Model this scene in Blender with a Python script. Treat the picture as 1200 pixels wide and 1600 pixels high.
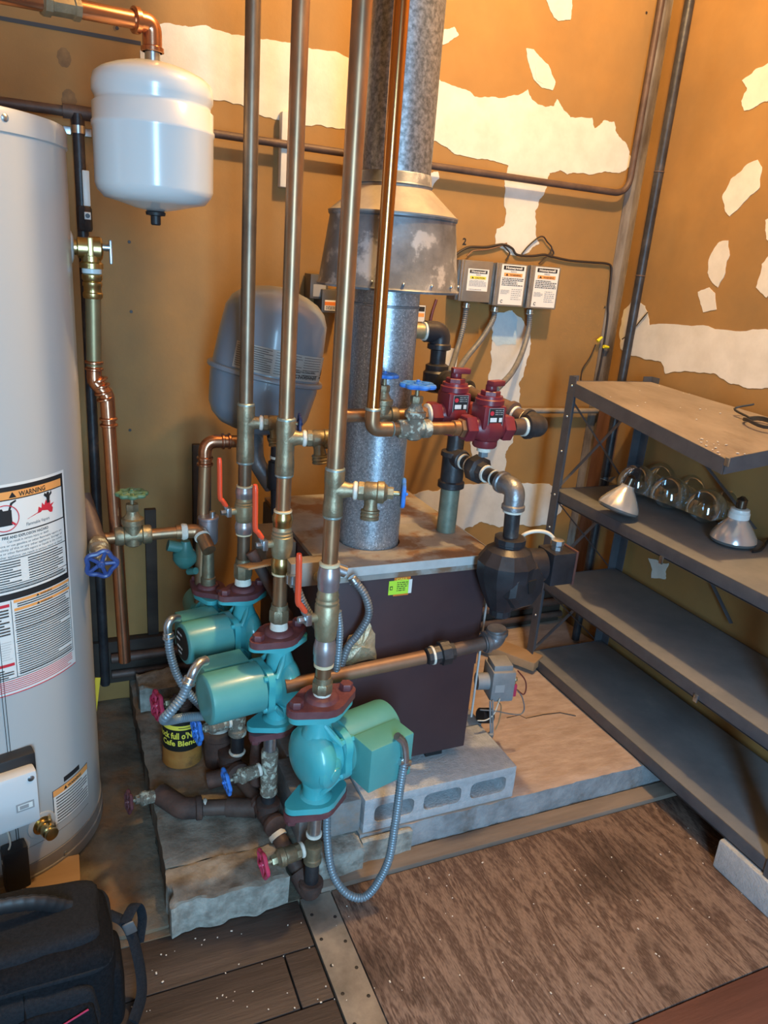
import bpy, bmesh, math, random
from mathutils import Vector, Matrix, noise
for _o in list(bpy.data.objects): bpy.data.objects.remove(_o, do_unlink=True)
SC = bpy.context.scene
COL = SC.collection
R3 = math.radians
# ------------------------------------------------------------------ camera
F = 1165.0; CAM = Vector((0, 0, 1.30))
RC = Matrix(((0.91693, -0.39163, 0.07703), (-0.05938, -0.32483, -0.94390), (0.39468, 0.86091, -0.32110)))
def _ortho(m):
    a = m[0].normalized(); b = (m[1] - a * m[1].dot(a)).normalized(); c = a.cross(b)
    return Matrix((a, b, c))
RC = _ortho(RC)                       # world -> (right, down, forward)
cam_d = bpy.data.cameras.new('camera'); cam_o = bpy.data.objects.new('camera', cam_d); COL.objects.link(cam_o)
cam_d.sensor_fit = 'VERTICAL'; cam_d.sensor_height = 36.0; cam_d.lens = 36.0 * F / 1600.0; cam_d.clip_start = 0.02
mw = Matrix(((RC[0][0], -RC[1][0], -RC[2][0], CAM[0]), (RC[0][1], -RC[1][1], -RC[2][1], CAM[1]),
             (RC[0][2], -RC[1][2], -RC[2][2], CAM[2]), (0, 0, 0, 1)))
cam_o.matrix_world = mw
SC.camera = cam_o
# ------------------------------------------------------------------ world, lights, exposure
SC.view_settings.view_transform = 'Standard'; SC.view_settings.look = 'None'
SC.view_settings.exposure = 0.10; SC.view_settings.gamma = 1.0
try: SC.view_settings.use_curve_mapping = False
except Exception: pass
wd = bpy.data.worlds.new('world'); SC.world = wd; wd.use_nodes = True
wd.node_tree.nodes['Background'].inputs[0].default_value = (0.42, 0.68, 1.0, 1)
wd.node_tree.nodes['Background'].inputs[1].default_value = 0.22
def add_light(name, kind, loc, energy, color, size=0.1, size_y=None, aim=None):
    l = bpy.data.lights.new(name, kind); o = bpy.data.objects.new(name, l); COL.objects.link(o)
    l.energy = energy; l.color = color; o.location = loc
    if kind == 'AREA':
        l.shape = 'RECTANGLE'; l.size = size; l.size_y = size_y or size
    else: l.shadow_soft_size = size
    if aim is not None:
        o.rotation_euler = (Vector(aim) - Vector(loc)).to_track_quat('-Z', 'Y').to_euler()
    return o
add_light('ceiling_bulb', 'POINT', (0.98, 1.10, 2.52), 98, (1.0, 0.64, 0.28), 0.035)
add_light('doorway_daylight', 'AREA', (0.05, -1.00, 1.10), 60, (0.38, 0.70, 1.0), 0.34, 1.5, (0.50, 1.5, 0.75))

# ------------------------------------------------------------------ pixel -> world on a plane
def _ray(px, py):
    d = Vector((px - 600, py - 800, F)); return Vector((sum(RC[k][i] * d[k] for k in range(3)) for i in range(3)))
def PX(px, py, x): d = _ray(px, py); return CAM + d * ((x - CAM[0]) / d[0])
def PY(px, py, y): d = _ray(px, py); return CAM + d * ((y - CAM[1]) / d[1])
def PZ(px, py, z): d = _ray(px, py); return CAM + d * ((z - CAM[2]) / d[2])
def proj(p):
    c = RC @ (Vector(p) - CAM); return 600 + F * c[0] / c[2], 800 + F * c[1] / c[2]
def ZV(x, y, py):                      # height on a plumb line seen at image row py
    a, b = -1.0, 4.0
    for _ in range(40):
        m = (a + b) / 2
        if proj((x, y, m))[1] > py: a = m
        else: b = m
    return (a + b) / 2

# ------------------------------------------------------------------ materials
MATS = {}
def mat(name, c, c2=None, rough=0.5, metal=0.0, scale=20.0, bump=0.0, bscale=None, c3=None, t3=(0.55, 0.7), s3=6.0,
        stretch=(1, 1, 1), detail=5.0, coat=0.0, rvar=0.0, mixpos=(0.35, 0.65), trans=0.0, alpha=1.0, spec=None, emit=None):
    if name in MATS: return MATS[name]
    m = bpy.data.materials.new(name); m.use_nodes = True; nt = m.node_tree; N = nt.nodes; L = nt.links
    b = N['Principled BSDF']; b.inputs['Roughness'].default_value = rough; b.inputs['Metallic'].default_value = metal
    b.inputs['Base Color'].default_value = (*c, 1)
    if coat: b.inputs['Coat Weight'].default_value = coat; b.inputs['Coat Roughness'].default_value = 0.12
    if trans: b.inputs['Transmission Weight'].default_value = trans; b.inputs['IOR'].default_value = 1.25
    if spec is not None: b.inputs['Specular IOR Level'].default_value = spec
    b.inputs['Alpha'].default_value = alpha
    tc = N.new('ShaderNodeTexCoord'); mp = N.new('ShaderNodeMapping'); mp.inputs['Scale'].default_value = stretch
    L.new(tc.outputs['Object'], mp.inputs['Vector'])
    def nz(sc, det=detail):
        n = N.new('ShaderNodeTexNoise'); n.inputs['Scale'].default_value = sc; n.inputs['Detail'].default_value = det
        n.inputs['Roughness'].default_value = 0.62; L.new(mp.outputs[0], n.inputs['Vector']); return n
    if c2 is not None:
        n = nz(scale); r = N.new('ShaderNodeValToRGB'); r.color_ramp.elements[0].position = mixpos[0]; r.color_ramp.elements[1].position = mixpos[1]
        r.color_ramp.elements[0].color = (*c, 1); r.color_ramp.elements[1].color = (*c2, 1)
        L.new(n.outputs['Fac'], r.inputs[0]); out = r.outputs[0]
        if rvar:
            mr = N.new('ShaderNodeMapRange'); mr.inputs[3].default_value = rough - rvar; mr.inputs[4].default_value = rough + rvar
            L.new(n.outputs['Fac'], mr.inputs[0]); L.new(mr.outputs[0], b.inputs['Roughness'])
        if c3 is not None:
            n3 = nz(s3); r3 = N.new('ShaderNodeValToRGB'); r3.color_ramp.elements[0].position = t3[0]; r3.color_ramp.elements[1].position = t3[1]
            mx = N.new('ShaderNodeMix'); mx.data_type = 'RGBA'; L.new(n3.outputs['Fac'], r3.inputs[0])
            L.new(r3.outputs[0], mx.inputs[0]); L.new(out, mx.inputs[6]); mx.inputs[7].default_value = (*c3, 1); out = mx.outputs[2]
        L.new(out, b.inputs['Base Color'])
    if bump:
        nb = nz(bscale or scale * 3); bp = N.new('ShaderNodeBump'); bp.inputs['Strength'].default_value = bump; bp.inputs['Distance'].default_value = 0.004
        L.new(nb.outputs['Fac'], bp.inputs['Height']); L.new(bp.outputs[0], b.inputs['Normal'])
    MATS[name] = m; return m

M = dict(
 wall=mat('painted_ochre_wall', (0.34, 0.178, 0.050), (0.385, 0.212, 0.066), rough=0.75, scale=3.5, bump=0.15, bscale=60, c3=(0.19, 0.125, 0.055), t3=(0.40, 0.88), s3=2.1),
 plaster=mat('joint_compound', (0.62, 0.60, 0.54), (0.72, 0.70, 0.64), rough=0.8, scale=12, bump=0.3, bscale=30),
 plasterblue=mat('bluish_compound', (0.46, 0.60, 0.68), (0.55, 0.68, 0.74), rough=0.8, scale=30, bump=0.3, c3=(0.15, 0.2, 0.25), t3=(0.72, 0.76), s3=90),  # bluer compound with dark flecks, for the patch below the middle relay box
 seam=mat('stained_corner_tape', (0.10, 0.075, 0.06), (0.28, 0.24, 0.20), rough=0.85, scale=22, bump=0.4, stretch=(1, 1, 0.25)),
 darkwood=mat('brown_batten_wood', (0.10, 0.045, 0.028), (0.17, 0.085, 0.055), rough=0.7, scale=16, bump=0.4, stretch=(1, 1, 0.2)),
 stain=mat('brown_knot_stain', (0.17, 0.10, 0.045), (0.26, 0.15, 0.06), rough=0.8, scale=40),
 darktimber=mat('dark_grimy_timber', (0.028, 0.02, 0.016), (0.065, 0.045, 0.032), rough=0.8, scale=10, bump=0.4, stretch=(0.3, 1, 1)),
 brassaged=mat('aged_yellow_pipe', (0.27, 0.21, 0.11), (0.33, 0.26, 0.14), rough=0.45, metal=0.7, scale=20),
 ceil=mat('ceiling_board', (0.55, 0.42, 0.26), rough=0.9),
 copper=mat('aged_copper', (0.37, 0.20, 0.105), (0.47, 0.275, 0.15), rough=0.38, metal=0.8, scale=30, c3=(0.20, 0.17, 0.12), t3=(0.48, 0.72), s3=14, rvar=0.1, stretch=(1, 1, 0.4)),
 copperdark=mat('tarnished_copper', (0.17, 0.125, 0.09), (0.30, 0.22, 0.15), rough=0.42, metal=0.8, scale=24, c3=(0.22, 0.26, 0.22), t3=(0.66, 0.8), s3=14, stretch=(1, 1, 0.4)),
 coppernew=mat('bright_copper', (0.62, 0.31, 0.18), (0.50, 0.24, 0.14), rough=0.26, metal=0.95, scale=20),
 copperfloor=mat('brown_copper', (0.22, 0.12, 0.07), (0.28, 0.165, 0.10), rough=0.52, metal=0.4, scale=12),
 coppergold=mat('golden_copper', (0.60, 0.33, 0.13), (0.50, 0.24, 0.09), rough=0.22, metal=1.0, scale=12, stretch=(1, 1, 0.4)),
 solder=mat('pale_solder', (0.42, 0.50, 0.50), (0.25, 0.33, 0.30), rough=0.4, metal=0.6, scale=60),
 bronze=mat('cast_bronze', (0.24, 0.20, 0.13), (0.34, 0.29, 0.19), rough=0.45, metal=0.7, scale=45, bump=0.25, c3=(0.22, 0.30, 0.24), t3=(0.62, 0.75), s3=20),
 crust=mat('mineral_crusted_bronze', (0.20, 0.17, 0.13), (0.62, 0.66, 0.55), rough=0.7, metal=0.2, scale=55, bump=0.8, mixpos=(0.5, 0.6)),
 brass=mat('yellow_brass', (0.62, 0.46, 0.20), (0.50, 0.37, 0.17), rough=0.3, metal=1.0, scale=30),
 brassdull=mat('dull_valve_brass', (0.36, 0.31, 0.19), (0.46, 0.41, 0.27), rough=0.46, metal=0.7, scale=50, bump=0.15),
 chrome=mat('steel_collar', (0.52, 0.48, 0.49), (0.42, 0.38, 0.41), rough=0.36, metal=0.75, scale=30),
 zinc=mat('bright_zinc', (0.62, 0.68, 0.72), (0.45, 0.5, 0.54), rough=0.3, metal=0.95, scale=40),
 tape=mat('white_pipe_dope', (0.80, 0.78, 0.70), (0.66, 0.64, 0.55), rough=0.6, scale=60, bump=0.4),
 ivory=mat('ivory_ring', (0.72, 0.62, 0.40), rough=0.5),
 redvinyl=mat('red_vinyl_grip', (0.82, 0.085, 0.03), rough=0.38, coat=0.2),
 blue=mat('blue_enamel', (0.03, 0.16, 0.60), (0.06, 0.26, 0.78), rough=0.35, scale=50, c3=(0.35, 0.45, 0.5), t3=(0.70, 0.78), s3=60),
 bluedark=mat('dark_blue_enamel', (0.03, 0.06, 0.22), (0.06, 0.11, 0.32), rough=0.35, scale=50, c3=(0.35, 0.3, 0.2), t3=(0.66, 0.74), s3=60),
 pink=mat('red_pink_enamel', (0.60, 0.045, 0.12), (0.48, 0.05, 0.10), rough=0.35, scale=60, c3=(0.75, 0.45, 0.45), t3=(0.74, 0.8), s3=70),
 greenwheel=mat('worn_green_enamel', (0.06, 0.16, 0.09), (0.12, 0.22, 0.14), rough=0.5, scale=50, c3=(0.35, 0.36, 0.28), t3=(0.6, 0.7), s3=50),
 teal=mat('teal_enamel', (0.085, 0.33, 0.32), (0.105, 0.37, 0.355), rough=0.33, scale=10, coat=0.15, c3=(0.14, 0.29, 0.25), t3=(0.66, 0.85), s3=9, bump=0.08, bscale=40),
 tealcast=mat('cast_teal_enamel', (0.065, 0.40, 0.43), (0.08, 0.45, 0.48), rough=0.30, scale=12, coat=0.3, bump=0.2, bscale=30),
 tealdark=mat('aged_green_enamel', (0.04, 0.16, 0.14), (0.07, 0.2, 0.18), rough=0.4, scale=20),
 maroon=mat('maroon_iron', (0.115, 0.032, 0.04), (0.17, 0.065, 0.07), rough=0.5, scale=16, bump=0.3, c3=(0.24, 0.19, 0.175), t3=(0.6, 0.8), s3=18),
 redcast=mat('dark_red_enamel', (0.16, 0.018, 0.03), (0.20, 0.03, 0.04), rough=0.35, scale=14, bump=0.15),
 rust=mat('rusty_iron', (0.045, 0.027, 0.023), (0.11, 0.055, 0.04), rough=0.75, scale=18, bump=0.5, c3=(0.26, 0.12, 0.05), t3=(0.62, 0.8), s3=8),
 rustpipe=mat('brown_iron_pipe', (0.075, 0.048, 0.040), (0.13, 0.085, 0.068), rough=0.55, metal=0.2, scale=18, bump=0.25),
 blackiron=mat('black_iron', (0.03, 0.03, 0.035), (0.06, 0.06, 0.065), rough=0.42, metal=0.4, scale=24, bump=0.25, c3=(0.13, 0.10, 0.085), t3=(0.6, 0.8), s3=12),
 blackpaint=mat('black_enamel', (0.014, 0.015, 0.02), (0.03, 0.03, 0.036), rough=0.38, scale=20, bump=0.15, c3=(0.09, 0.085, 0.08), t3=(0.62, 0.85), s3=10),
 grayiron=mat('gray_malleable_iron', (0.24, 0.25, 0.27), (0.36, 0.38, 0.40), rough=0.4, metal=0.8, scale=30, bump=0.3),
 greenpipe=mat('weathered_steel_pipe', (0.16, 0.20, 0.16), (0.24, 0.28, 0.22), rough=0.5, metal=0.4, scale=40),
 flex=mat('flexible_conduit_steel', (0.15, 0.165, 0.18), (0.22, 0.235, 0.25), rough=0.45, metal=0.25, scale=40),
 flexblue=mat('gray_coated_conduit', (0.20, 0.27, 0.32), (0.25, 0.32, 0.37), rough=0.42, metal=0.35, scale=40),
 heater=mat('light_gray_enamel', (0.46, 0.48, 0.48), rough=0.32, coat=0.2),
 heaterdark=mat('gray_base_steel', (0.20, 0.19, 0.18), (0.26, 0.24, 0.22), rough=0.5, scale=10),
 whitetank=mat('white_tank_enamel', (0.66, 0.68, 0.68), rough=0.22, coat=0.5),
 graytank=mat('blue_gray_tank_enamel', (0.21, 0.26, 0.32), rough=0.33, coat=0.35),
 galv=mat('spangled_galvanized', (0.24, 0.27, 0.30), (0.42, 0.46, 0.51), rough=0.36, metal=0.55, scale=200, mixpos=(0.40, 0.66), c3=(0.85, 0.92, 1.0), t3=(0.62, 0.66), s3=330, detail=3, rvar=0.12),  # near-white flecks paint the glitter of the spangle into the colour
 galvupper=mat('mottled_dark_galvanized', (0.13, 0.14, 0.15), (0.36, 0.38, 0.41), rough=0.42, metal=0.6, scale=120, mixpos=(0.38, 0.68)),
 galvdull=mat('dull_galvanized', (0.13, 0.14, 0.155), (0.26, 0.28, 0.30), rough=0.45, metal=0.5, scale=14, bump=0.15, c3=(0.48, 0.50, 0.52), t3=(0.55, 0.62), s3=15),
 galvcone=mat('rusty_galvanized', (0.27, 0.24, 0.21), (0.38, 0.33, 0.27), rough=0.6, metal=0.35, scale=20),
 boiler=mat('brown_boiler_jacket', (0.052, 0.028, 0.033), (0.062, 0.034, 0.038), rough=0.5, scale=8, c3=(0.08, 0.055, 0.055), t3=(0.7, 0.8), s3=60),
 boilertop=mat('rusted_jacket_top', (0.26, 0.25, 0.235), (0.36, 0.34, 0.31), rough=0.65, scale=14, bump=0.2, c3=(0.22, 0.12, 0.065), t3=(0.47, 0.58), s3=9),
 trimsteel=mat('pale_jacket_trim', (0.62, 0.66, 0.66), (0.52, 0.55, 0.55), rough=0.45, scale=20, metal=0.2),
 concrete=mat('stained_concrete', (0.13, 0.105, 0.08), (0.32, 0.29, 0.24), rough=0.85, scale=11, bump=0.9, bscale=45, c3=(0.29, 0.13, 0.05), t3=(0.50, 0.68), s3=5),
 concretetan=mat('tan_concrete', (0.36, 0.27, 0.215), (0.47, 0.37, 0.31), rough=0.9, scale=40, bump=0.6, bscale=50, c3=(0.38, 0.19, 0.08), t3=(0.64, 0.8), s3=3, stretch=(0.35, 1, 1)),
 concretedirt=mat('dirty_concrete', (0.075, 0.062, 0.045), (0.19, 0.165, 0.125), rough=0.9, scale=7, bump=0.8, bscale=50, c3=(0.24, 0.125, 0.055), t3=(0.50, 0.68), s3=5),
 stone=mat('rough_gray_stone', (0.20, 0.19, 0.165), (0.38, 0.38, 0.34), rough=0.9, scale=40, bump=1.0, bscale=60),
 cinder=mat('cinder_block', (0.40, 0.43, 0.46), (0.50, 0.53, 0.56), rough=0.95, scale=60, bump=0.7, bscale=220, c3=(0.36, 0.24, 0.17), t3=(0.66, 0.8), s3=5),
 slabside=mat('slab_face_daylight', (0.22, 0.235, 0.25), (0.36, 0.38, 0.40), rough=0.9, scale=22, bump=0.9, bscale=60, c3=(0.16, 0.14, 0.12), t3=(0.58, 0.75), s3=10),  # blue-gray of the front daylight put into the slab's vertical faces
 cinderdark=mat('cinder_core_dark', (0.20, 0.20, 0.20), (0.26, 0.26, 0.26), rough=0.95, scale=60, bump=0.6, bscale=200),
 plankdark=mat('dark_floorboard', (0.026, 0.019, 0.017), (0.062, 0.046, 0.040), rough=0.6, scale=9, bump=0.5, bscale=40, stretch=(0.18, 1.6, 1), c3=(0.4, 0.38, 0.34), t3=(0.78, 0.82), s3=70),
 redboard=mat('red_brown_board', (0.085, 0.035, 0.03), (0.13, 0.055, 0.045), rough=0.6, scale=9, bump=0.3, bscale=40, stretch=(0.15, 1.6, 1)),
 blocktop=mat('sooty_block', (0.19, 0.19, 0.19), (0.30, 0.29, 0.28), rough=0.95, scale=16, bump=0.5, bscale=100, c3=(0.33, 0.2, 0.12), t3=(0.6, 0.75), s3=6),
 strip=mat('worn_steel_strip', (0.24, 0.225, 0.20), (0.42, 0.39, 0.35), rough=0.5, metal=0.5, scale=12, bump=0.2),
 trimwood=mat('dusty_wood_trim', (0.14, 0.11, 0.09), (0.26, 0.21, 0.17), rough=0.8, scale=12, bump=0.4, stretch=(0.15, 1, 1)),
 shelfmetal=mat('slate_shelf_paint', (0.075, 0.08, 0.095), (0.10, 0.105, 0.12), rough=0.45, metal=0.2, scale=20, bump=0.05),
 shelftop=mat('dusty_shelf_surface', (0.155, 0.165, 0.18), (0.215, 0.22, 0.23), rough=0.7, scale=6, c3=(0.27, 0.265, 0.26), t3=(0.6, 0.8), s3=9, bump=0.1),
 shelfboard=mat('dusty_particle_board', (0.20, 0.17, 0.15), (0.30, 0.26, 0.235), rough=0.85, scale=8, bump=0.3, stretch=(1, 0.4, 1), c3=(0.13, 0.10, 0.085), t3=(0.58, 0.75), s3=9),
 black=mat('black_rubber', (0.015, 0.015, 0.017), rough=0.5),
 wire=mat('black_wire', (0.03, 0.022, 0.02), rough=0.5),
 wirewhite=mat('white_cable', (0.70, 0.66, 0.56), rough=0.5),
 wirered=mat('brown_wire', (0.13, 0.03, 0.025), rough=0.5),
 yellow=mat('yellow_plastic', (0.80, 0.70, 0.03), rough=0.45),
 yellowpaint=mat('yellow_paper_tag', (0.75, 0.50, 0.03), rough=0.6),
 canblack=mat('black_can_print', (0.015, 0.016, 0.014), rough=0.4),
 canrust=mat('rusty_can_tin', (0.34, 0.12, 0.02), (0.44, 0.20, 0.04), rough=0.7, scale=16, c3=(0.12, 0.05, 0.02), t3=(0.55, 0.7), s3=16),
 boxsteel=mat('relay_box_steel', (0.36, 0.35, 0.33), (0.42, 0.41, 0.38), rough=0.34, metal=0.75, scale=20),
 boxside=mat('relay_box_side', (0.13, 0.125, 0.12), rough=0.4, metal=0.5),
 foil=mat('crumpled_foil_paper', (0.45, 0.36, 0.20), (0.60, 0.52, 0.38), rough=0.35, metal=0.4, scale=25, bump=1.0, c3=(0.10, 0.07, 0.05), t3=(0.6, 0.66), s3=22),
 valvegray=mat('gray_gas_valve', (0.20, 0.21, 0.22), (0.27, 0.28, 0.29), rough=0.5, scale=20),
 fabric=mat('black_bag_fabric', (0.006, 0.007, 0.009), (0.012, 0.013, 0.016), spec=0.12, rough=0.95, scale=200, bump=0.4, bscale=500),
 fabric2=mat('bag_panel_fabric', (0.010, 0.012, 0.016), (0.017, 0.02, 0.025), spec=0.2, rough=0.9, scale=200, bump=0.4, bscale=500),
 bulbglass=mat('silver_reflector_glass', (0.66, 0.68, 0.70), rough=0.22, metal=0.65),
 bulbface=mat('dark_lens_glass', (0.10, 0.12, 0.13), rough=0.15, coat=0.5),
 screwbase=mat('dark_screw_base', (0.12, 0.10, 0.08), rough=0.3, metal=0.9),
 porcelain=mat('white_porcelain_collar', (0.62, 0.70, 0.72), rough=0.35),
 woodblock=mat('pale_wood_block', (0.30, 0.19, 0.10), (0.38, 0.25, 0.14), rough=0.8, scale=12, stretch=(0.2, 1, 1)),
 whitebox=mat('white_control_plastic', (0.62, 0.66, 0.68), rough=0.35),
 screenlcd=mat('control_window_gray', (0.22, 0.27, 0.30), rough=0.3),
)
INK = dict(w=mat('print_white', (0.78, 0.79, 0.76), rough=0.5), k=mat('print_black', (0.02, 0.02, 0.022), rough=0.5),
 o=mat('print_orange', (0.88, 0.38, 0.11), rough=0.5), r=mat('print_red', (0.62, 0.03, 0.05), rough=0.5), y=mat('print_yellow', (0.85, 0.72, 0.08), rough=0.5),
 g=mat('print_gray', (0.33, 0.34, 0.35), rough=0.5), n=mat('print_lime', (0.50, 0.85, 0.06), rough=0.5), d=mat('print_dark_orange', (0.70, 0.20, 0.03), rough=0.5))
INKS = list(INK); INKM = [INK[k] for k in INKS]

# plywood: long wavy grain
def plywood():
    m = bpy.data.materials.new('worn_plywood'); m.use_nodes = True; nt = m.node_tree; N = nt.nodes; L = nt.links
    b = N['Principled BSDF']; b.inputs['Roughness'].default_value = 0.7
    tc = N.new('ShaderNodeTexCoord'); mp = N.new('ShaderNodeMapping'); mp.inputs['Scale'].default_value = (13.0, 2.6, 1); L.new(tc.outputs['Object'], mp.inputs[0])
    n = N.new('ShaderNodeTexNoise'); n.inputs['Scale'].default_value = 1.5; n.inputs['Detail'].default_value = 3; n.inputs['Distortion'].default_value = 1.0; L.new(mp.outputs[0], n.inputs['Vector'])
    mul = N.new('ShaderNodeMath'); mul.operation = 'MULTIPLY'; mul.inputs[1].default_value = 30; L.new(n.outputs['Fac'], mul.inputs[0])
    sn = N.new('ShaderNodeMath'); sn.operation = 'SINE'; L.new(mul.outputs[0], sn.inputs[0])
    fine = N.new('ShaderNodeTexNoise'); fine.inputs['Scale'].default_value = 28; fine.inputs['Detail'].default_value = 4; L.new(mp.outputs[0], fine.inputs['Vector'])
    ad = N.new('ShaderNodeMath'); ad.operation = 'MULTIPLY_ADD'; ad.inputs[1].default_value = 0.15; L.new(sn.outputs[0], ad.inputs[0]); L.new(fine.outputs['Fac'], ad.inputs[2])
    r = N.new('ShaderNodeValToRGB'); r.color_ramp.elements[0].position = 0.3; r.color_ramp.elements[1].position = 0.72
    r.color_ramp.elements[0].color = (0.078, 0.046, 0.036, 1); r.color_ramp.elements[1].color = (0.235, 0.165, 0.13, 1); L.new(ad.outputs[0], r.inputs[0])
    big = N.new('ShaderNodeTexNoise'); big.inputs['Scale'].default_value = 3.2; big.inputs['Detail'].default_value = 4; L.new(tc.outputs['Object'], big.inputs['Vector'])
    r2 = N.new('ShaderNodeValToRGB'); r2.color_ramp.elements[0].position = 0.52; r2.color_ramp.elements[1].position = 0.66; L.new(big.outputs['Fac'], r2.inputs[0])
    mx = N.new('ShaderNodeMix'); mx.data_type = 'RGBA'; mx.blend_type = 'MULTIPLY'; L.new(r2.outputs[0], mx.inputs[0]); L.new(r.outputs[0], mx.inputs[6]); mx.inputs[7].default_value = (0.45, 0.42, 0.42, 1)
    L.new(mx.outputs[2], b.inputs['Base Color'])
    bp = N.new('ShaderNodeBump'); bp.inputs['Strength'].default_value = 0.25; bp.inputs['Distance'].default_value = 0.003; L.new(ad.outputs[0], bp.inputs['Height']); L.new(bp.outputs[0], b.inputs['Normal'])
    return m
M['plywood'] = plywood()
def blister():                           # thin clear plastic: mostly see-through, glossy at grazing angles
    m = bpy.data.materials.new('clear_blister_plastic'); m.use_nodes = True; nt = m.node_tree; N = nt.nodes; L = nt.links; N.clear()
    o = N.new('ShaderNodeOutputMaterial'); a = N.new('ShaderNodeBsdfTransparent'); a.inputs[0].default_value = (0.90, 0.96, 1.0, 1); g = N.new('ShaderNodeBsdfGlossy'); g.inputs['Roughness'].default_value = 0.09
    g.inputs[0].default_value = (0.9, 0.97, 1, 1); lw = N.new('ShaderNodeLayerWeight'); lw.inputs[0].default_value = 0.42; mr = N.new('ShaderNodeMapRange'); mr.inputs[3].default_value = 0.12; mr.inputs[4].default_value = 0.85
    mx = N.new('ShaderNodeMixShader'); L.new(lw.outputs['Facing'], mr.inputs[0]); L.new(mr.outputs[0], mx.inputs[0]); L.new(a.outputs[0], mx.inputs[1]); L.new(g.outputs[0], mx.inputs[2]); L.new(mx.outputs[0], o.inputs[0]); return m
M['clear'] = blister()

# ------------------------------------------------------------------ mesh builder
def frame(axis):
    a = Vector(axis).normalized(); h = Vector((0, 0, 1)) if abs(a.z) < 0.9 else Vector((1, 0, 0))
    u = h.cross(a).normalized(); return a, u, a.cross(u).normalized()
class MB:
    def __init__(s, T=None): s.v = []; s.f = []; s.mi = []; s.T = T
    def add(s, vs, fs, mi=0):
        n = len(s.v)
        for p in vs:
            p = Vector(p); s.v.append(s.T @ p if s.T else p)
        for q in fs: s.f.append([i + n for i in q]); s.mi.append(mi)
        return s
    def box(s, c, size, rot=None, bev=0.0, mi=0):
        bm = bmesh.new(); bmesh.ops.create_cube(bm, size=1.0)
        for v in bm.verts: v.co = Vector((v.co.x * size[0], v.co.y * size[1], v.co.z * size[2]))
        if bev: bmesh.ops.bevel(bm, geom=list(bm.edges), offset=bev, segments=2, affect='EDGES', profile=0.6)
        r = rot if rot is not None else Matrix.Identity(3)
        bm.verts.index_update()
        s.add([r @ v.co + Vector(c) for v in bm.verts], [[v.index for v in f.verts] for f in bm.faces], mi); bm.free(); return s
    def bx(s, x0, x1, y0, y1, z0, z1, bev=0.0, mi=0):
        return s.box(((x0 + x1) / 2, (y0 + y1) / 2, (z0 + z1) / 2), (x1 - x0, y1 - y0, z1 - z0), None, bev, mi)
    def lathe(s, o, axis, prof, seg=24, mi=0, ph=0.0, cap=True, sx=1.0):
        a, u, w = frame(axis); o = Vector(o); vs = []; fs = []
        for t, r in prof:
            for k in range(seg):
                an = 2 * math.pi * k / seg + ph
                vs.append(o + a * t + u * (r * sx * math.cos(an)) + w * (r * math.sin(an)))
        for i in range(len(prof) - 1):
            for k in range(seg):
                k2 = (k + 1) % seg; fs.append([i * seg + k, i * seg + k2, (i + 1) * seg + k2, (i + 1) * seg + k])
        if cap:
            fs.append([k for k in range(seg)][::-1]); fs.append([(len(prof) - 1) * seg + k for k in range(seg)])
        return s.add(vs, fs, mi)
    def cyl(s, a, b, r, seg=20, mi=0, r2=None):
        a = Vector(a); b = Vector(b); return s.lathe(a, b - a, [(0, r), ((b - a).length, r if r2 is None else r2)], seg, mi)
    def hexa(s, a, b, r, mi=0, seg=6):
        a = Vector(a); b = Vector(b); L = (b - a).length; return s.lathe(a, b - a, [(0, r * .92), (L * .12, r), (L * .88, r), (L, r * .92)], seg, mi)
    def tube(s, pts, r, seg=14, mi=0, cap=True, sq=1.0, closed=False):
        pts = [Vector(p) for p in pts]; n = len(pts); rs = r if isinstance(r, (list, tuple)) else [r] * n
        vs = []; fs = []; u = None
        for i in range(n):
            if closed: t = pts[(i + 1) % n] - pts[i - 1]
            else: t = pts[min(i + 1, n - 1)] - pts[max(i - 1, 0)]
            t.normalize()
            if u is None: _, u, _w = frame(t)
            u = (u - t * u.dot(t)).normalized(); w = t.cross(u)
            for k in range(seg):
                an = 2 * math.pi * k / seg; vs.append(pts[i] + u * (rs[i] * math.cos(an)) + w * (rs[i] * sq * math.sin(an)))
        for i in range(n if closed else n - 1):
            j = (i + 1) % n
            for k in range(seg):
                k2 = (k + 1) % seg; fs.append([i * seg + k, i * seg + k2, j * seg + k2, j * seg + k])
        if cap and not closed:
            fs.append([k for k in range(seg)][::-1]); fs.append([(n - 1) * seg + k for k in range(seg)])
        return s.add(vs, fs, mi)
    def flexi(s, pts, r, pitch=0.0062, seg=12, mi=0, depth=0.16):
        p = spline(pts, 40); p = resample(p, pitch / 3.0)
        rs = [r * (1.0, 1.0, 1.0 - depth)[i % 3] for i in range(len(p))]
        return s.tube(p, rs, seg, mi)
    def prism(s, poly, h, T=None, mi=0):      # poly in local xy, extruded 0..h in z, T 4x4
        n = len(poly); T = T or Matrix.Identity(4)
        bm = bmesh.new(); vb = [bm.verts.new((x, y, 0)) for x, y in poly]; f = bm.faces.new(vb); bm.normal_update()
        if f.normal.z < 0: f.normal_flip()
        r = bmesh.ops.triangulate(bm, faces=[f]); bm.verts.index_update()
        tri = [[v.index for v in q.verts] for q in bm.faces]; bm.free()
        vs = [T @ Vector((x, y, 0)) for x, y in poly] + [T @ Vector((x, y, h)) for x, y in poly]
        fs = [t[::-1] for t in tri] + [[i + n for i in t] for t in tri]
        area = sum(poly[i][0] * poly[(i + 1) % n][1] - poly[(i + 1) % n][0] * poly[i][1] for i in range(n))
        for i in range(n):
            j = (i + 1) % n; q = [i, j, j + n, i + n]; fs.append(q if area > 0 else q[::-1])
        return s.add(vs, fs, mi)
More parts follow.
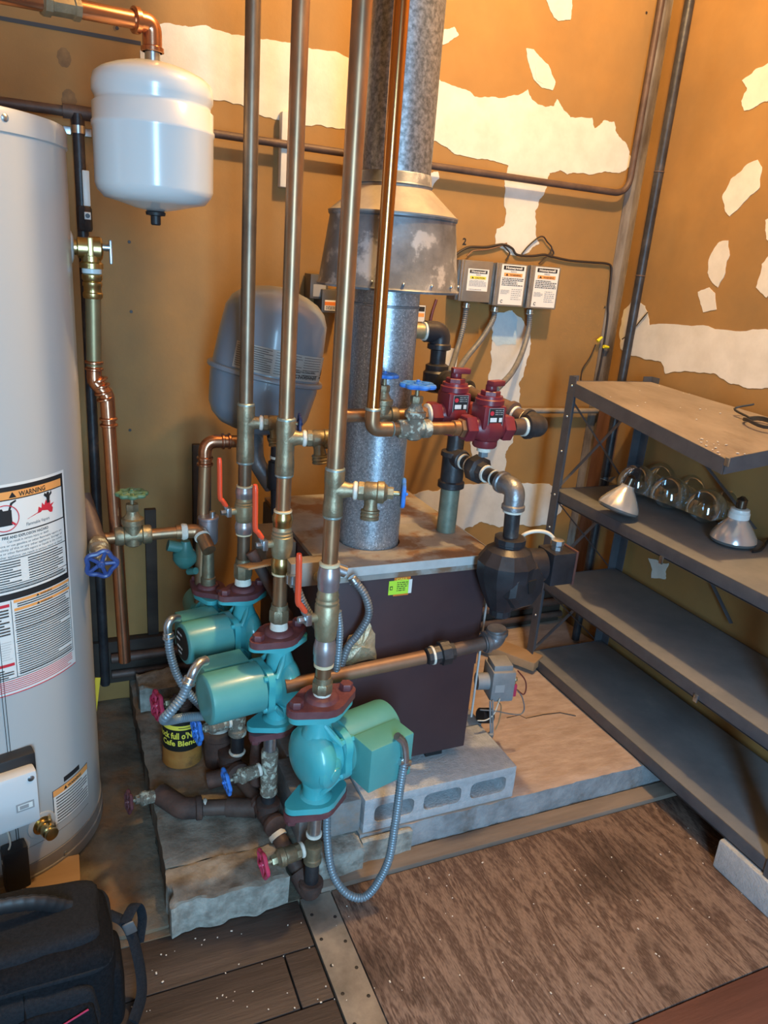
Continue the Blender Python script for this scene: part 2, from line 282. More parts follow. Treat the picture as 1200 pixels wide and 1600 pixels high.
    def sphere(s, c, r, mi=0, seg=16, rings=10, sc=(1, 1, 1)):
        c = Vector(c); vs = []; fs = []
        for i in range(rings + 1):
            t = math.pi * i / rings
            for k in range(seg):
                p = 2 * math.pi * k / seg; vs.append(c + Vector((r * sc[0] * math.sin(t) * math.cos(p), r * sc[1] * math.sin(t) * math.sin(p), r * sc[2] * math.cos(t))))
        for i in range(rings):
            for k in range(seg):
                k2 = (k + 1) % seg; fs.append([i * seg + k, (i + 1) * seg + k, (i + 1) * seg + k2, i * seg + k2])
        return s.add(vs, fs, mi)
    def grid(s, nx, ny, fn, mi=0):
        vs = [fn(i / nx, j / ny) for j in range(ny + 1) for i in range(nx + 1)]
        fs = [[j * (nx + 1) + i, j * (nx + 1) + i + 1, (j + 1) * (nx + 1) + i + 1, (j + 1) * (nx + 1) + i] for j in range(ny) for i in range(nx)]
        return s.add(vs, fs, mi)
def spline(pts, n=12):
    pts = [Vector(p) for p in pts]; q = [2 * pts[0] - pts[1]] + pts + [2 * pts[-1] - pts[-2]]; out = []
    for i in range(1, len(q) - 2):
        a, b, c, d = q[i - 1:i + 3]
        for k in range(n):
            t = k / n; out.append(0.5 * ((2 * b) + (c - a) * t + (2 * a - 5 * b + 4 * c - d) * t * t + (3 * b - a - 3 * c + d) * t ** 3))
    out.append(pts[-1]); return out
def resample(p, step):
    out = [p[0]]; acc = 0.0
    for i in range(1, len(p)):
        a, b = p[i - 1], p[i]; L = (b - a).length
        while acc + L >= step:
            t = (step - acc) / L; a = a.lerp(b, t); out.append(a.copy()); L = (b - a).length; acc = 0.0
        acc += L
    return out
def fillet(pts, r, n=8):
    pts = [Vector(p) for p in pts]; out = [pts[0]]
    for i in range(1, len(pts) - 1):
        a, b, c = pts[i - 1:i + 2]; u = (a - b); v = (c - b); lu = u.length; lv = v.length; u /= lu; v /= lv
        ang = u.angle(v); d = min(r / math.tan(ang / 2) if ang > 0.01 else 0, lu * .49, lv * .49) if ang < 3.1 else 0
        if d < 1e-5: out.append(b); continue
        p0 = b + u * d; p1 = b + v * d
        for k in range(n + 1):
            t = k / n; out.append((1 - t) ** 2 * p0 + 2 * t * (1 - t) * b + t * t * p1)
    out.append(pts[-1]); return out

# ------------------------------------------------------------------ objects
def wloc(o):
    l = Vector(o.location)
    while o.parent: o = o.parent; l = l + Vector(o.location)
    return l
def make(name, mb, mats, loc, ang=38):
    me = bpy.data.meshes.new(name); me.from_pydata([v - loc for v in mb.v], [], mb.f)
    ml = mats if isinstance(mats, list) else [mats]
    for m_ in ml: me.materials.append(m_)
    if len(ml) > 1: me.polygons.foreach_set('material_index', mb.mi)
    me.polygons.foreach_set('use_smooth', [True] * len(me.polygons))
    me.update(); me.validate()
    try: me.set_sharp_from_angle(angle=R3(ang))
    except Exception: pass
    o = bpy.data.objects.new(name, me); COL.objects.link(o); return o
def part(name, mb, mats, parent, label=None, ang=38, kind=None):
    o = make(name, mb, mats, wloc(parent), ang); o.parent = parent
    if label: o['label'] = label
    if kind: o['kind'] = kind
    return o
def thing(name, label, cat, loc, group=None):
    o = bpy.data.objects.new(name, None); COL.objects.link(o); o.empty_display_size = 0.02; o.location = Vector(loc)
    o['label'] = label; o['category'] = cat
    if group: o['group'] = group
    return o
def solo(name, mb, mats, label, cat, group=None, ang=38):
    xs = [v.x for v in mb.v]; ys = [v.y for v in mb.v]; zs = [v.z for v in mb.v]
    loc = Vector(((min(xs) + max(xs)) / 2, (min(ys) + max(ys)) / 2, min(zs)))
    o = make(name, mb, mats, loc, ang); o.location = loc; o['label'] = label; o['category'] = cat
    if group: o['group'] = group
    return o
def struct(name, mb, mats, ang=38):
    o = make(name, mb, mats, Vector((0, 0, 0)), ang); o['kind'] = 'structure'; return o

# ------------------------------------------------------------------ printed matter
_TC = {}
def text2d(s, bold=0.0):
    if (s, bold) in _TC: return _TC[(s, bold)]
    c = bpy.data.curves.new('t', 'FONT'); c.body = s; c.size = 1.0; c.offset = bold; c.resolution_u = 2
    o = bpy.data.objects.new('t', c); COL.objects.link(o); bpy.context.view_layer.update()
    me = o.evaluated_get(bpy.context.evaluated_depsgraph_get()).to_mesh()
    r = ([(v.co.x, v.co.y) for v in me.vertices], [list(p.vertices) for p in me.polygons])
    o.to_mesh_clear(); bpy.data.objects.remove(o); _TC[(s, bold)] = r; return r
class Art:
    def __init__(s, fn, step=0.01): s.fn = fn; s.mb = MB(); s.step = step
    def rect(s, x0, y0, x1, y1, ink, lay=1):
        n = max(1, int(abs(x1 - x0) / s.step)); s.mb.grid(n, 1, lambda u, v: s.fn(x0 + (x1 - x0) * u, y0 + (y1 - y0) * v, lay), INKS.index(ink)); return s
    def poly(s, pts, ink, lay=2):
        bm = bmesh.new(); f = bm.faces.new([bm.verts.new((x, y, 0)) for x, y in pts]); bm.normal_update()
        if f.normal.z < 0: f.normal_flip()
        bmesh.ops.triangulate(bm, faces=[f]); bm.verts.index_update()
        s.mb.add([s.fn(v.co.x, v.co.y, lay) for v in bm.verts], [[v.index for v in q.verts] for q in bm.faces], INKS.index(ink)); bm.free(); return s
    def text(s, x, y, size, t, ink='k', lay=3, bold=0.0, width=None, slant=0.0):
        vs, fs = text2d(t, bold)
        if not vs: return s
        w = max(v[0] for v in vs); k = (width / w) if width else size
        s.mb.add([s.fn(x + (v[0] + slant * v[1]) * k, y + v[1] * size, lay) for v in vs], fs, INKS.index(ink)); return s
    def lines(s, x0, y0, x1, y1, n, ink='k', seed=1, lay=3, fill=0.5):
        rg = random.Random(seed); h = (y1 - y0) / n
        for i in range(n):
            y = y1 - h * (i + 0.5); x = x0; end = x1 - (0.3 * (x1 - x0) * rg.random() if rg.random() < .3 else 0)
            while x < end:
                w = min(h * fill * rg.uniform(1.2, 5), end - x); s.rect(x, y - h * fill / 2, x + w, y + h * fill / 2, ink, lay); x += w + h * 0.35
        return s
    def ring(s, x, y, r, w, ink, lay=3, n=28, a0=0, a1=2 * math.pi):
        vs = []; 
        for k in range(n + 1):
            a = a0 + (a1 - a0) * k / n; vs += [s.fn(x + r * math.cos(a), y + r * math.sin(a), lay), s.fn(x + (r - w) * math.cos(a), y + (r - w) * math.sin(a), lay)]
        s.mb.add(vs, [[2 * k, 2 * k + 2, 2 * k + 3, 2 * k + 1] for k in range(n)], INKS.index(ink)); return s
def planefn(o, u, v, lift=0.0004):
    o = Vector(o); u = Vector(u).normalized(); v = Vector(v); v = (v - u * v.dot(u)).normalized(); n = u.cross(v)
    return lambda x, y, l: o + u * x + v * y + n * (lift * l)
def cylfn(c, r, lift=0.0004, sgn=1):      # x = azimuth in degrees from -y, y = z
    return lambda x, y, l: Vector((c[0] + (r + lift * l) * math.sin(R3(x)), c[1] - (r + lift * l) * math.cos(R3(x)), y))

# ------------------------------------------------------------------ reusable hardware
def wheel(mb, c, axis, R, n=5, r=None, dish=0.0):
    a, u, w = frame(axis); c = Vector(c); r = r or R * 0.16; pts = []
    for k in range(n * 8):
        an = 2 * math.pi * k / (n * 8); rr = R * (1 + 0.10 * math.cos(n * an)) - r * .6
        pts.append(c + u * rr * math.cos(an) + w * rr * math.sin(an))
    mb.tube(pts, r, 8, closed=True)
    for k in range(n):
        an = 2 * math.pi * k / n; d = u * math.cos(an) + w * math.sin(an)
        mb.tube([c - a * dish + d * R * .12, c + d * R * .88], r * .85, 8)
    mb.lathe(c - a * (r * 1.1 + dish), a, [(0, R * .2), (r * .3, R * .26), (r * 1.9 + dish, R * .26), (r * 2.4 + dish, R * .2)], 12)
    mb.lathe(c + a * r * 1.0, a, [(0, R * .12), (r * .9, R * .12), (r * 1.2, R * .07)], 6)
def pipe_th(name, label, pts, r, m, cat='pipe', fil=0.0, group=None, seg=18):
    p = fillet(pts, fil) if fil else [Vector(q) for q in pts]
    t = thing(name, label, cat, p[-1], group); part('pipe', MB().tube(p, r, seg), m, t); return t
def collar(mb, p, axis, r, w, bead=1.12):
    mb.lathe(Vector(p) - Vector(axis).normalized() * w / 2, axis, [(0, r), (w * .1, r * bead), (w * .9, r * bead), (w, r)], 20)

def ball_valve(x, y, zt, zb, label, s=1.0, chrome=True, st=(-1, -0.15, 0)):
    H = zt - zb; t = thing('ball_valve', label, 'valve', (x, y, zb)); o = (x, y, zb); Z = (0, 0, 1); r = 0.0178 * s
    body = MB().lathe(o, Z, [(H * .27, r * .82), (H * .30, r * 1.0), (H * .36, r * 1.05), (H * .40, r * 1.12), (H * .44, r * 1.14), (H * .60, r * 1.14), (H * .615, r * 1.02), (H * .64, r * 1.1), (H * .66, r * .98), (H * .69, r * 1.04), (H * .71, r * .95), (H * .76, r * .92)], 24)
    part('body', body, M['brassdull'], t)
    for a, b in ((.045, .28), (.74, .955)):
        mb = MB().lathe(o, Z, [(H * a, r * .92), (H * (a + .02), r * 1.0), (H * (a + .07), r * 1.0), (H * (a + .085), r * 1.06), (H * (b - .07), r * 1.06), (H * (b - .05), r * 1.0), (H * b, r * .92)], 24)
        part('collar', mb, M['chrome'] if chrome else M['brass'], t)
        z0 = H * (a - .035) if a < .5 else H * (b)
        part('end_ring', MB().lathe(o, Z, [(z0, r * .86), (z0 + H * .006, r * .95), (z0 + H * .03, r * .95), (z0 + H * .036, r * .86)], 22), M['ivory'], t)
    d = Vector(st).normalized(); c = Vector((x, y, zb + H * .5))
    part('stem', MB().cyl(c + d * r * .8, c + d * (r * 1.75), r * .42).hexa(c + d * r * 1.55, c + d * r * 2.1, r * .42), M['brassdull'], t)
    hb = c + d * r * 1.95
    part('handle_bracket', MB().box(hb, (0.010 * s, 0.017 * s, 0.020 * s), frame_rot(d), 0.002).hexa(hb, hb + d * r * .9, r * .34)
         .tube([hb, hb + Vector((0, 0, 0.016 * s)) + d * 0.008 * s], 0.0045 * s, 8), M['zinc'], t)
    h0 = hb + Vector((0, 0, 0.012 * s)) + d * 0.004
    h1 = h0 + d * 0.014 * s + Vector((0, 0, 0.022 * s)); h2 = h1 + d * 0.002 + Vector((0, 0, 0.082 * s))
    p = spline([h0, h0.lerp(h1, .6), h1, h1.lerp(h2, .5), h2], 6); n = len(p)
    part('handle', MB().tube(p, [0.0062 * s * (0.75 if i in (0, n - 1) else 1) for i in range(n)], 12, sq=0.8), M['redvinyl'], t, 'red vinyl handle')
    return t
def frame_rot(d):
    a, u, w = frame(d); return Matrix((a, u, w)).transposed()
def tee(parent, x, y, zt, zb, zbr, d, r, m, L=0.03):
    o = (x, y, zb); H = zt - zb; mb = MB().lathe(o, (0, 0, 1), [(0, r * 1.12), (H * .03, r * 1.2), (H * .25, r * 1.2), (H * .3, r * 1.14), (H * .7, r * 1.14), (H * .75, r * 1.2), (H * .97, r * 1.2), (H, r * 1.12)], 24)
    c = Vector((x, y, zbr)); d = Vector(d).normalized()
    mb.lathe(c, d, [(0, r * 1.15), (L * .5, r * 1.0), (L * .7, r * .85), (L, r * .85)], 20)
    part('tee', mb, m, parent)
    s_ = MB(); 
    for z in (zt, zb): s_.lathe((x, y, z - .0035), (0, 0, 1), [(0, r * 1.05), (.002, r * 1.17), (.005, r * 1.17), (.007, r * 1.05)], 22)
    part('solder_ring', s_, M['solder'], parent)
    return c + d * L
def drain(p, d, label, s=1.0, wm=None, wheel_R=0.024, spout=True, cat='valve', sm='bronze', sd=None, wn=5):
    d = Vector(d).normalized(); p = Vector(p); t = thing('drain_valve', label, cat, p)
    part('pipe_dope', MB().lathe(p - d * .003, d, [(0, .0135 * s), (.002, .0155 * s), (.006, .0155 * s), (.008, .013 * s)], 18), M['tape'], t, 'white sealing ring')
    b = MB().hexa(p + d * .005 * s, p + d * .016 * s, .016 * s, 0, 8)
    b.lathe(p + d * .014 * s, d, [(0, .0135 * s), (.004, .0165 * s), (.022 * s, .0165 * s), (.024 * s, .0185 * s), (.034 * s, .0185 * s), (.036 * s, .015 * s), (.040 * s, .012 * s)], 20)
    if spout:
        q = p + d * .028 * s; sdv = Vector(sd).normalized() if sd else Vector((0.05, -0.25, -1)).normalized()
        b.lathe(q, sdv, [(0, .014 * s), (.022 * s, .011 * s), (.030 * s, .0125 * s), (.031 * s, .016 * s), (.0335 * s, .016 * s), (.035 * s, .0145 * s), (.0375 * s, .016 * s), (.040 * s, .016 * s), (.0415 * s, .0145 * s), (.044 * s, .016 * s), (.047 * s, .0155 * s)], 20)
        part('outlet_bore', MB().lathe(q + sdv * .0472 * s, sdv, [(0, .0115 * s), (.0006, .0115 * s)], 18), M['black'], t)
    part('body', b, M[sm], t)
    e = p + d * .054 * s
    part('stem', MB().hexa(e - d * .004 * s, e + d * .010 * s, .0105 * s).cyl(e, e + d * .022 * s, .004 * s), M['brassdull'] if sm != 'crust' else M['crust'], t)
    if wm:
        mb = MB(); wheel(mb, e + d * .026 * s, d, wheel_R, wn); part('handwheel', mb, wm, t)
    return t
def gate_valve(p, up, along, label, s=1.0, wm=None, R=0.030, m='bronze', n=8):
    p = Vector(p); up = Vector(up).normalized(); al = Vector(along).normalized(); t = thing('gate_valve', label, 'valve', p)
    b = MB().lathe(p - al * .034 * s, al, [(0, .0165 * s), (.003 * s, .0185 * s), (.016 * s, .0185 * s), (.018 * s, .015 * s), (.034 * s, .017 * s), (.050 * s, .015 * s), (.052 * s, .0185 * s), (.065 * s, .0185 * s), (.068 * s, .0165 * s)], 20)
    b.lathe(p - up * .022 * s, up, [(0, .010 * s), (.004 * s, .016 * s), (.024 * s, .0165 * s), (.044 * s, .0165 * s), (.046 * s, .021 * s), (.056 * s, .021 * s), (.058 * s, .016 * s), (.068 * s, .011 * s), (.074 * s, .010 * s)], 20)
    part('body', b, M[m], t)
    part('bonnet', MB().hexa(p + up * .050 * s, p + up * .064 * s, .0125 * s).cyl(p + up * .06 * s, p + up * .082 * s, .0042 * s), M['bronze'], t)
    mb = MB(); wheel(mb, p + up * .084 * s, up, R, n); part('handwheel', mb, wm, t)
    return t
exec_later = []
# ================================================================== ROOM
XR = 1.70; YB = 2.03; XL = -1.0; YF = -1.25; ZC = 2.75
wb = struct('wall_back', MB().bx(XL - .1, XR + .1, YB, YB + .1, -.05, ZC), M['wall'])
wr = struct('wall_right', MB().bx(XR, XR + .1, YF, YB, -.05, ZC), M['wall'])
struct('wall_left', MB().bx(XL - .1, XL, YF, YB, -.05, ZC), M['wall'])
struct('wall_front', MB().bx(XL - .1, -.75, YF - .1, YF, -.05, ZC).bx(.25, XR + .1, YF - .1, YF, -.05, ZC).bx(-.75, .25, YF - .1, YF, 2.3, ZC), M['wall'])
struct('ceiling', MB().bx(XL - .1, XR + .1, YF - .1, YB + .1, ZC, ZC + .1), M['ceil'])
def ragged(poly, amp, seed, depth=3):
    rg = random.Random(seed); p = [Vector((a, b)) for a, b in poly]
    for lv in range(depth):
        q = []
        for i in range(len(p)):
            a = p[i]; b = p[(i + 1) % len(p)]; d = b - a; n = Vector((-d.y, d.x)); q.append(a)
            q.append(a + d * rg.uniform(.4, .6) + n * rg.uniform(-1, 1) * amp * (1.3 if lv == 2 else .9 if lv else 1))
        p = q
    return [(v.x, v.y) for v in p]
def patch(px, wall, seed=1, amp=0.10, m='plaster', lift=0.0015, depth=3):
    pts = ragged(px, amp, seed, depth)
    if wall == 'b':
        q = [PY(a, b, YB) for a, b in pts]; poly = [(v.x, v.z) for v in q]
        T = Matrix(((1, 0, 0, 0), (0, 0, -1, YB), (0, 1, 0, 0), (0, 0, 0, 1))); par = wb
    else:
        q = [PX(a, b, XR) for a, b in pts]; poly = [(v.y, v.z) for v in q]
        T = Matrix(((0, 0, -1, XR), (1, 0, 0, 0), (0, 1, 0, 0), (0, 0, 0, 1))); par = wr
    return part('plaster_patch', MB().prism(poly, lift, T), M[m], par)
def c3(l): return [(650 + a * .4583, b * .4583) for a, b in l]
main = [(220, 45), (262, 36), (300, 42), (350, 50), (380, 56), (410, 62), (453, 67), (487, 77), (543, 90), (600, 105), (655, 115)] + \
  c3([(85, 278), (150, 300), (200, 330), (260, 330), (340, 325), (380, 305), (395, 340), (440, 365), (470, 362), (480, 338), (500, 370), (525, 400), (600, 402), (608, 438), (640, 410), (675, 415), (690, 465), (720, 500), (738, 545), (725, 570), (690, 590), (640, 585), (560, 590), (515, 595), (490, 580), (455, 590), (445, 640), (420, 680), (405, 720), (408, 780), (420, 830), (385, 860), (340, 872), (300, 850), (270, 835), (275, 780), (298, 770), (300, 680), (305, 600), (315, 565), (270, 550), (200, 540), (130, 525), (100, 500), (65, 480)]) + \
  [(640, 212), (600, 208), (540, 202), (487, 197), (433, 187), (407, 180), (382, 167), (338, 157), (300, 150), (220, 130)]
patch(main, 'b', 3, 0.10)
patch([(772, 490), (800, 485), (815, 497), (828, 515), (828, 545), (822, 570), (810, 600), (812, 632), (801, 677), (801, 692), (789, 710), (790, 728), (786, 743), (760, 742), (740, 720), (735, 690), (748, 650), (762, 610), (763, 585), (766, 550), (768, 510)], 'b', 5)
patch([(771, 488), (800, 486), (808, 500), (806, 538), (775, 540), (768, 530)], 'b', 6, .08, 'plasterblue', .0022)
patch([(630, 778), (684, 767), (740, 757), (800, 753), (858, 756), (880, 770), (876, 800), (858, 818), (810, 820), (780, 824), (752, 815), (727, 825), (712, 835), (690, 840), (640, 815)], 'b', 7)
patch([(852, -10), (858, 12), (865, 27), (872, 33), (891, 31), (894, 9), (893, -10)], 'b', 8, .06)
patch(c3([(375, 165), (400, 168), (450, 220), (475, 280), (465, 308), (430, 300), (400, 270), (385, 220)]), 'b', 9, .05)
patch(c3([(405, 228), (430, 230), (445, 262), (432, 285), (410, 275)]), 'b', 10, .08, 'plaster', .0025)
patch(c3([(60, 110), (105, 100), (130, 92), (145, 120), (100, 150), (60, 170)]), 'b', 11)
patch(c3([(20, 600), (45, 590), (75, 585), (78, 610), (45, 650), (15, 660)]), 'b', 12)
patch(c3([(1112, 275), (1160, 235), (1220, 200), (1240, 330), (1180, 350), (1120, 378), (1110, 345), (1130, 300)]), 'r', 13)
patch(c3([(1045, 670), (1075, 610), (1130, 560), (1165, 545), (1180, 570), (1172, 640), (1110, 700), (1070, 738), (1055, 720)]), 'r', 14, .06)
patch(c3([(995, 930), (1005, 870), (1035, 825), (1065, 820), (1070, 870), (1055, 930), (1030, 980), (1012, 965)]), 'r', 15, .06)
patch(c3([(962, 995), (1000, 980), (1020, 1000), (1025, 1055), (980, 1065)]), 'r', 16, .06)
patch(c3([(1160, 980), (1180, 900), (1215, 860), (1240, 900), (1230, 990), (1195, 1015)]), 'r', 17, .06)
patch(c3([(1192, 750), (1210, 740), (1230, 790), (1215, 830), (1195, 815)]), 'r', 18, .06)
patch([(970, 545), (968, 520), (975, 485), (988, 468), (1008, 478), (1015, 508), (1060, 507), (1130, 515), (1210, 518), (1250, 520), (1250, 610), (1200, 606), (1170, 607), (1143, 600), (1115, 583), (1075, 580), (1040, 584), (1033, 565), (1010, 562), (985, 555)], 'r', 19, .08)
patch([(1013, 872), (1045, 880), (1040, 905), (1018, 903)], 'r', 20, .12)
# corner seam, batten, wall board seam, stuck block
part('corner_tape', MB().bx(XR - .036, XR - .0005, YB - .004, YB - .0003, .30, ZC).bx(XR - .003, XR - .0003, YB - .030, YB - .0045, .30, ZC), M['seam'], wb)
solo('wood_batten', MB().bx(XR - .028, XR - .0008, 1.905, 1.985, .22, .925, .002), M['darkwood'], 'short brown wooden batten upright in the corner behind the shelving', 'batten')
a = PY(0, 26, YB); b = PY(220, 70, YB)
part('board_seam', MB().bx(a.x - .5, b.x, YB - .0012, YB - .0002, (a.z + b.z) / 2 - .004, (a.z + b.z) / 2 + .004), M['wire'], wb)
b0 = PY(436, 292, 2.01); b1 = PY(447, 175, 2.01)
solo('wall_block', MB().bx(b0.x, b0.x + .052, YB - .030, YB - .0008, b0.z, b1.z, .004), M['plaster'], 'narrow pale painted wood block screwed upright on back wall behind pipes', 'wood block')
wn = Art(planefn(PY(722, 382, YB), (1, 0, 0), (0, 0, 1), .0008), 1); wn.text(0, 0, .026, '2', 'k', 1, bold=.03)
part('painted_numeral', wn.mb, INKM, wb, 'black hand-painted number 2')
for a_, b_, s_ in ((100, 90, .020), (108, 156, .022), (180, 44, .006)):
    p = PY(a_, b_, YB); pp = ragged([(s_ * .75 * math.cos(2 * math.pi * k / 10), s_ * math.sin(2 * math.pi * k / 10)) for k in range(10)], .12, a_, 2)
    part('wall_stain', MB().prism(pp, .0005, Matrix(((1, 0, 0, p.x), (0, 0, -1, YB), (0, 1, 0, p.z), (0, 0, 0, 1)))), M['stain'], wb, 'brown knot stain')
tri = Art(planefn(PY(943, 482, YB), (1, 0, 0), (0, 0, 1), .0008), 1); tri.text(0, 0, .012, 'A', 'k', 1, bold=.03)
part('pencil_mark', tri.mb, INKM, wb)
for q in ((183, 44), (202, 378), (205, 487), (203, 672), (1010, 20)):
    p = PY(*q, YB); part('screw_hole', MB().lathe((p.x, YB - .0006, p.z), (0, -1, 0), [(0, .004), (.0006, .0035)], 10), M['wire'], wb)

# ================================================================== FLOOR
def rough_top(mb, x0, x1, y0, y1, z, amp, nx, ny, seed=0, z0=0.0, sc=7, edge=0.006):
    S = Vector((seed * 3.1, seed * 1.7, 0)); vs = []; 
    def fn(i, j):
        x = x0 + (x1 - x0) * i / nx; y = y0 + (y1 - y0) * j / ny; n = noise.fractal(Vector((x * sc, y * sc, 0)) + S, 1, 2, 4)
        e = noise.noise(Vector((x * 30, y * 30, 9)) + S) * edge
        if i in (0, nx): x += e
        if j in (0, ny): y += e
        return Vector((x, y, z + amp * n - (0.004 if i in (0, nx) or j in (0, ny) else 0)))
    idx = lambda i, j: j * (nx + 1) + i
    vs = [fn(i, j) for j in range(ny + 1) for i in range(nx + 1)]
    fs = [[idx(i, j), idx(i + 1, j), idx(i + 1, j + 1), idx(i, j + 1)] for j in range(ny) for i in range(nx)]
    loop = [idx(i, 0) for i in range(nx + 1)] + [idx(nx, j) for j in range(1, ny + 1)] + [idx(i, ny) for i in range(nx - 1, -1, -1)] + [idx(0, j) for j in range(ny - 1, 0, -1)]
    n = len(vs)
    for k in loop: v = vs[k]; vs.append(Vector((v.x + noise.noise(v * 25) * edge * .7, v.y + noise.noise(v * 25 + S) * edge * .7, z0)))
    for k in range(len(loop)):
        k2 = (k + 1) % len(loop); fs.append([loop[k], n + k, n + k2, loop[k2]])
    mb.add(vs, fs); mb.mi[-len(loop):] = [1] * len(loop); return mb
fl = struct('floor', MB().bx(XL, XR, YF, YB, -.06, -.02), M['plankdark'])
rg = random.Random(4)
yy = 1.168
for k in range(16):                     # dark floorboards left of the steel strip
    w = .118; y0 = yy - w + .0035; x = XL
    cuts = [XL, [-.45, .345, .10, -.2][k % 4], .410]
    for i in range(2):
        part('floorboard', MB().bx(cuts[i] + .0018, cuts[i + 1] - .0018, y0, yy, -.02, rg.uniform(-.0025, 0.0), .0018), M['plankdark'], fl)
    yy -= w
part('steel_strip', MB().bx(.412, .480, YF, 1.166, -.02, .0015, .0006), M['strip'], fl, 'worn steel floor strip with screws')
for k in range(18):
    for xx in (.424, .468): part('screw', MB().lathe((xx, 1.12 - k * .062 - (.02 if xx > .45 else 0), .0012), (0, 0, 1), [(0, .0038), (.0008, .0036), (.0012, .001)], 10), M['black'], fl)
part('plywood_sheet', MB().bx(.483, 1.69, .702, 1.166, -.02, .001, .001), M['plywood'], fl, 'worn plywood sheet with wavy grain')
yy = .699
for k in range(8):
    part('floorboard', MB().bx(.483, 1.69, yy - .135, yy, -.02, 0, .002), M['redboard'], fl, 'red-brown floorboard'); yy -= .139
part('edge_trim', MB().bx(.46, 1.5, 1.168, 1.217, -.02, .012, .003), M['trimwood'], fl, 'dusty wood strip along the concrete pad')
part('earth_base', MB().bx(XL, XR, 1.169, YB, -.02, -.001), M['concretedirt'], fl)
part('concrete_ledge', rough_top(MB(), XL, .150, 1.185, YB - .002, .012, .007, 60, 44, 2, 0), M['concretedirt'], fl, 'dirty brown concrete ledge beside the heater')

pad = thing('concrete_pad', 'raised stained concrete pad carrying the brown boiler and pumps', 'concrete pad', (.8, 1.6, 0))
part('slab', rough_top(MB(), .565, XR - .003, 1.222, YB - .002, .080, .0018, 70, 50, 5, 0, sc=5), [M['concretetan'], M['slabside']], pad)
part('slab', rough_top(MB(), .150, .563, 1.262, YB - .002, .080, .006, 40, 50, 7, 0, sc=9), [M['concrete'], M['concretedirt']], pad, 'stained left section of slab')
part('stone', rough_top(MB(), .149, .385, 1.162, 1.266, .077, .006, 34, 14, 8, 0, sc=22, edge=.014), [M['concrete'], M['stone']], pad)
part('stone', rough_top(MB(), .455, .563, 1.190, 1.260, .076, .004, 14, 8, 9, 0, sc=18, edge=.006), M['stone'], pad)
part('stone', rough_top(MB(), .567, .690, 1.206, 1.2215, .072, .001, 14, 3, 10, 0, sc=18, edge=.003), M['stone'], pad)
ck = [PZ(*q, .0845) for q in ((792, 1120), (812, 1116), (822, 1121), (850, 1115), (875, 1112), (900, 1117))]
part('crack', MB().tube([v + Vector((0, 0, -.003)) for v in ck], .0011, 6), M['black'], pad)

# ---- cinder blocks under the boiler
def hollow_block(x0, x1, y0, y1, z0, z1, label, n=3, shell=True):
    t = thing('cinder_block', label, 'block', ((x0 + x1) / 2, y0, z0)); L = x1 - x0; H = z1 - z0; w = .025; cw = (L - w * (n + 1)) / n; b = MB()
    bw = .022
    b.bx(x0, x1, y0, y1, z0, z0 + bw, .0015).bx(x0, x1, y0, y1, z1 - bw, z1, .0015)
    for k in range(n + 1): xa = x0 + k * (cw + w); b.bx(xa, xa + w, y0, y1 - .001, z0 + bw - .001, z1 - bw + .001)
    for k in range(n):                       # rounded core corners
        xa = x0 + w + k * (cw + w)
        for sx, xx in ((1, xa), (-1, xa + cw)):
            for sz, zz in ((1, z0 + bw), (-1, z1 - bw)):
                r = .014; pts = [(xx - sx * .0005, zz - sz * .0005)] + [(xx + sx * (r - r * math.cos(a)), zz + sz * (r - r * math.sin(a))) for a in [R3(q) for q in (0, 30, 60, 90)]]
                b.prism(pts, y1 - y0, Matrix(((1, 0, 0, 0), (0, 0, 1, y0), (0, 1, 0, 0), (0, 0, 0, 1))))
    part('shell', b, M['cinder'], t)
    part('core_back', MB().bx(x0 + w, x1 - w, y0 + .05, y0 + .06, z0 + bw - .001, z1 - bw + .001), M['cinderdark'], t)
    return t
hollow_block(.572, .966, 1.222, 1.40, .0815, .170, 'pale hollow cinder block with three oval cores facing front under the boiler')
solo('cinder_block', MB().bx(.425, .568, 1.232, 1.42, .0815, .168, .004), M['blocktop'], 'plain gray block left of the hollow block behind front pump', 'block')
for x0, x1, lb in ((.452, .60, 'sooty solid block beneath the boiler at its left rear'), (.604, .90, 'sooty solid block beneath the boiler at its right rear')):
    solo('cinder_block', MB().bx(x0, x1, 1.425, 1.78, .086, .1695, .004), M['blocktop'], lb, 'block')
for x0, lb in ((.905, 'short block piece at the right end behind the hollow block'),):
    solo('cinder_block', MB().bx(x0, .975, 1.404, 1.56, .0845, .1695, .004), M['blocktop'], lb, 'block')
# block carrying the shelf unit on the plywood floor
q0 = PX(1127, 1312, 1.372); 
t = solo('cinder_block', MB().bx(1.36, 1.56, .50, .945, .0015, .0800, .006), M['cinder'], 'pale gray concrete block on plywood floor propping up the metal shelving', 'block')

# ================================================================== WATER HEATER
HX, HY, HR = -.187, 1.575, .230
t = thing('water_heater', 'tall light gray water heater cylinder at the left edge', 'water heater', (HX, HY, .02)); HT = t; Z = (0, 0, 1)
part('jacket', MB().lathe((HX, HY, 0), Z, [(.075, HR - .002), (.077, HR), (1.440, HR), (1.442, HR - .004)], 96), M['heater'], t)
part('lid', MB().lathe((HX, HY, 0), Z, [(1.436, HR + .0005), (1.438, HR + .003), (1.464, HR + .003), (1.472, HR - .001), (1.474, HR - .01), (1.476, HR - .1)], 96), M['heater'], t)
part('base_ring', MB().lathe((HX, HY, 0), Z, [(.02, HR - .012), (.022, HR + .003), (.045, HR + .003), (.047, HR + .001), (.074, HR + .001), (.076, HR - .004)], 96), M['heaterdark'], t)
def hp(az, z, dr=0.0): return Vector((HX + (HR + dr) * math.sin(R3(az)), HY - (HR + dr) * math.cos(R3(az)), z))
def hn(az): return Vector((math.sin(R3(az)), -math.cos(R3(az)), 0))
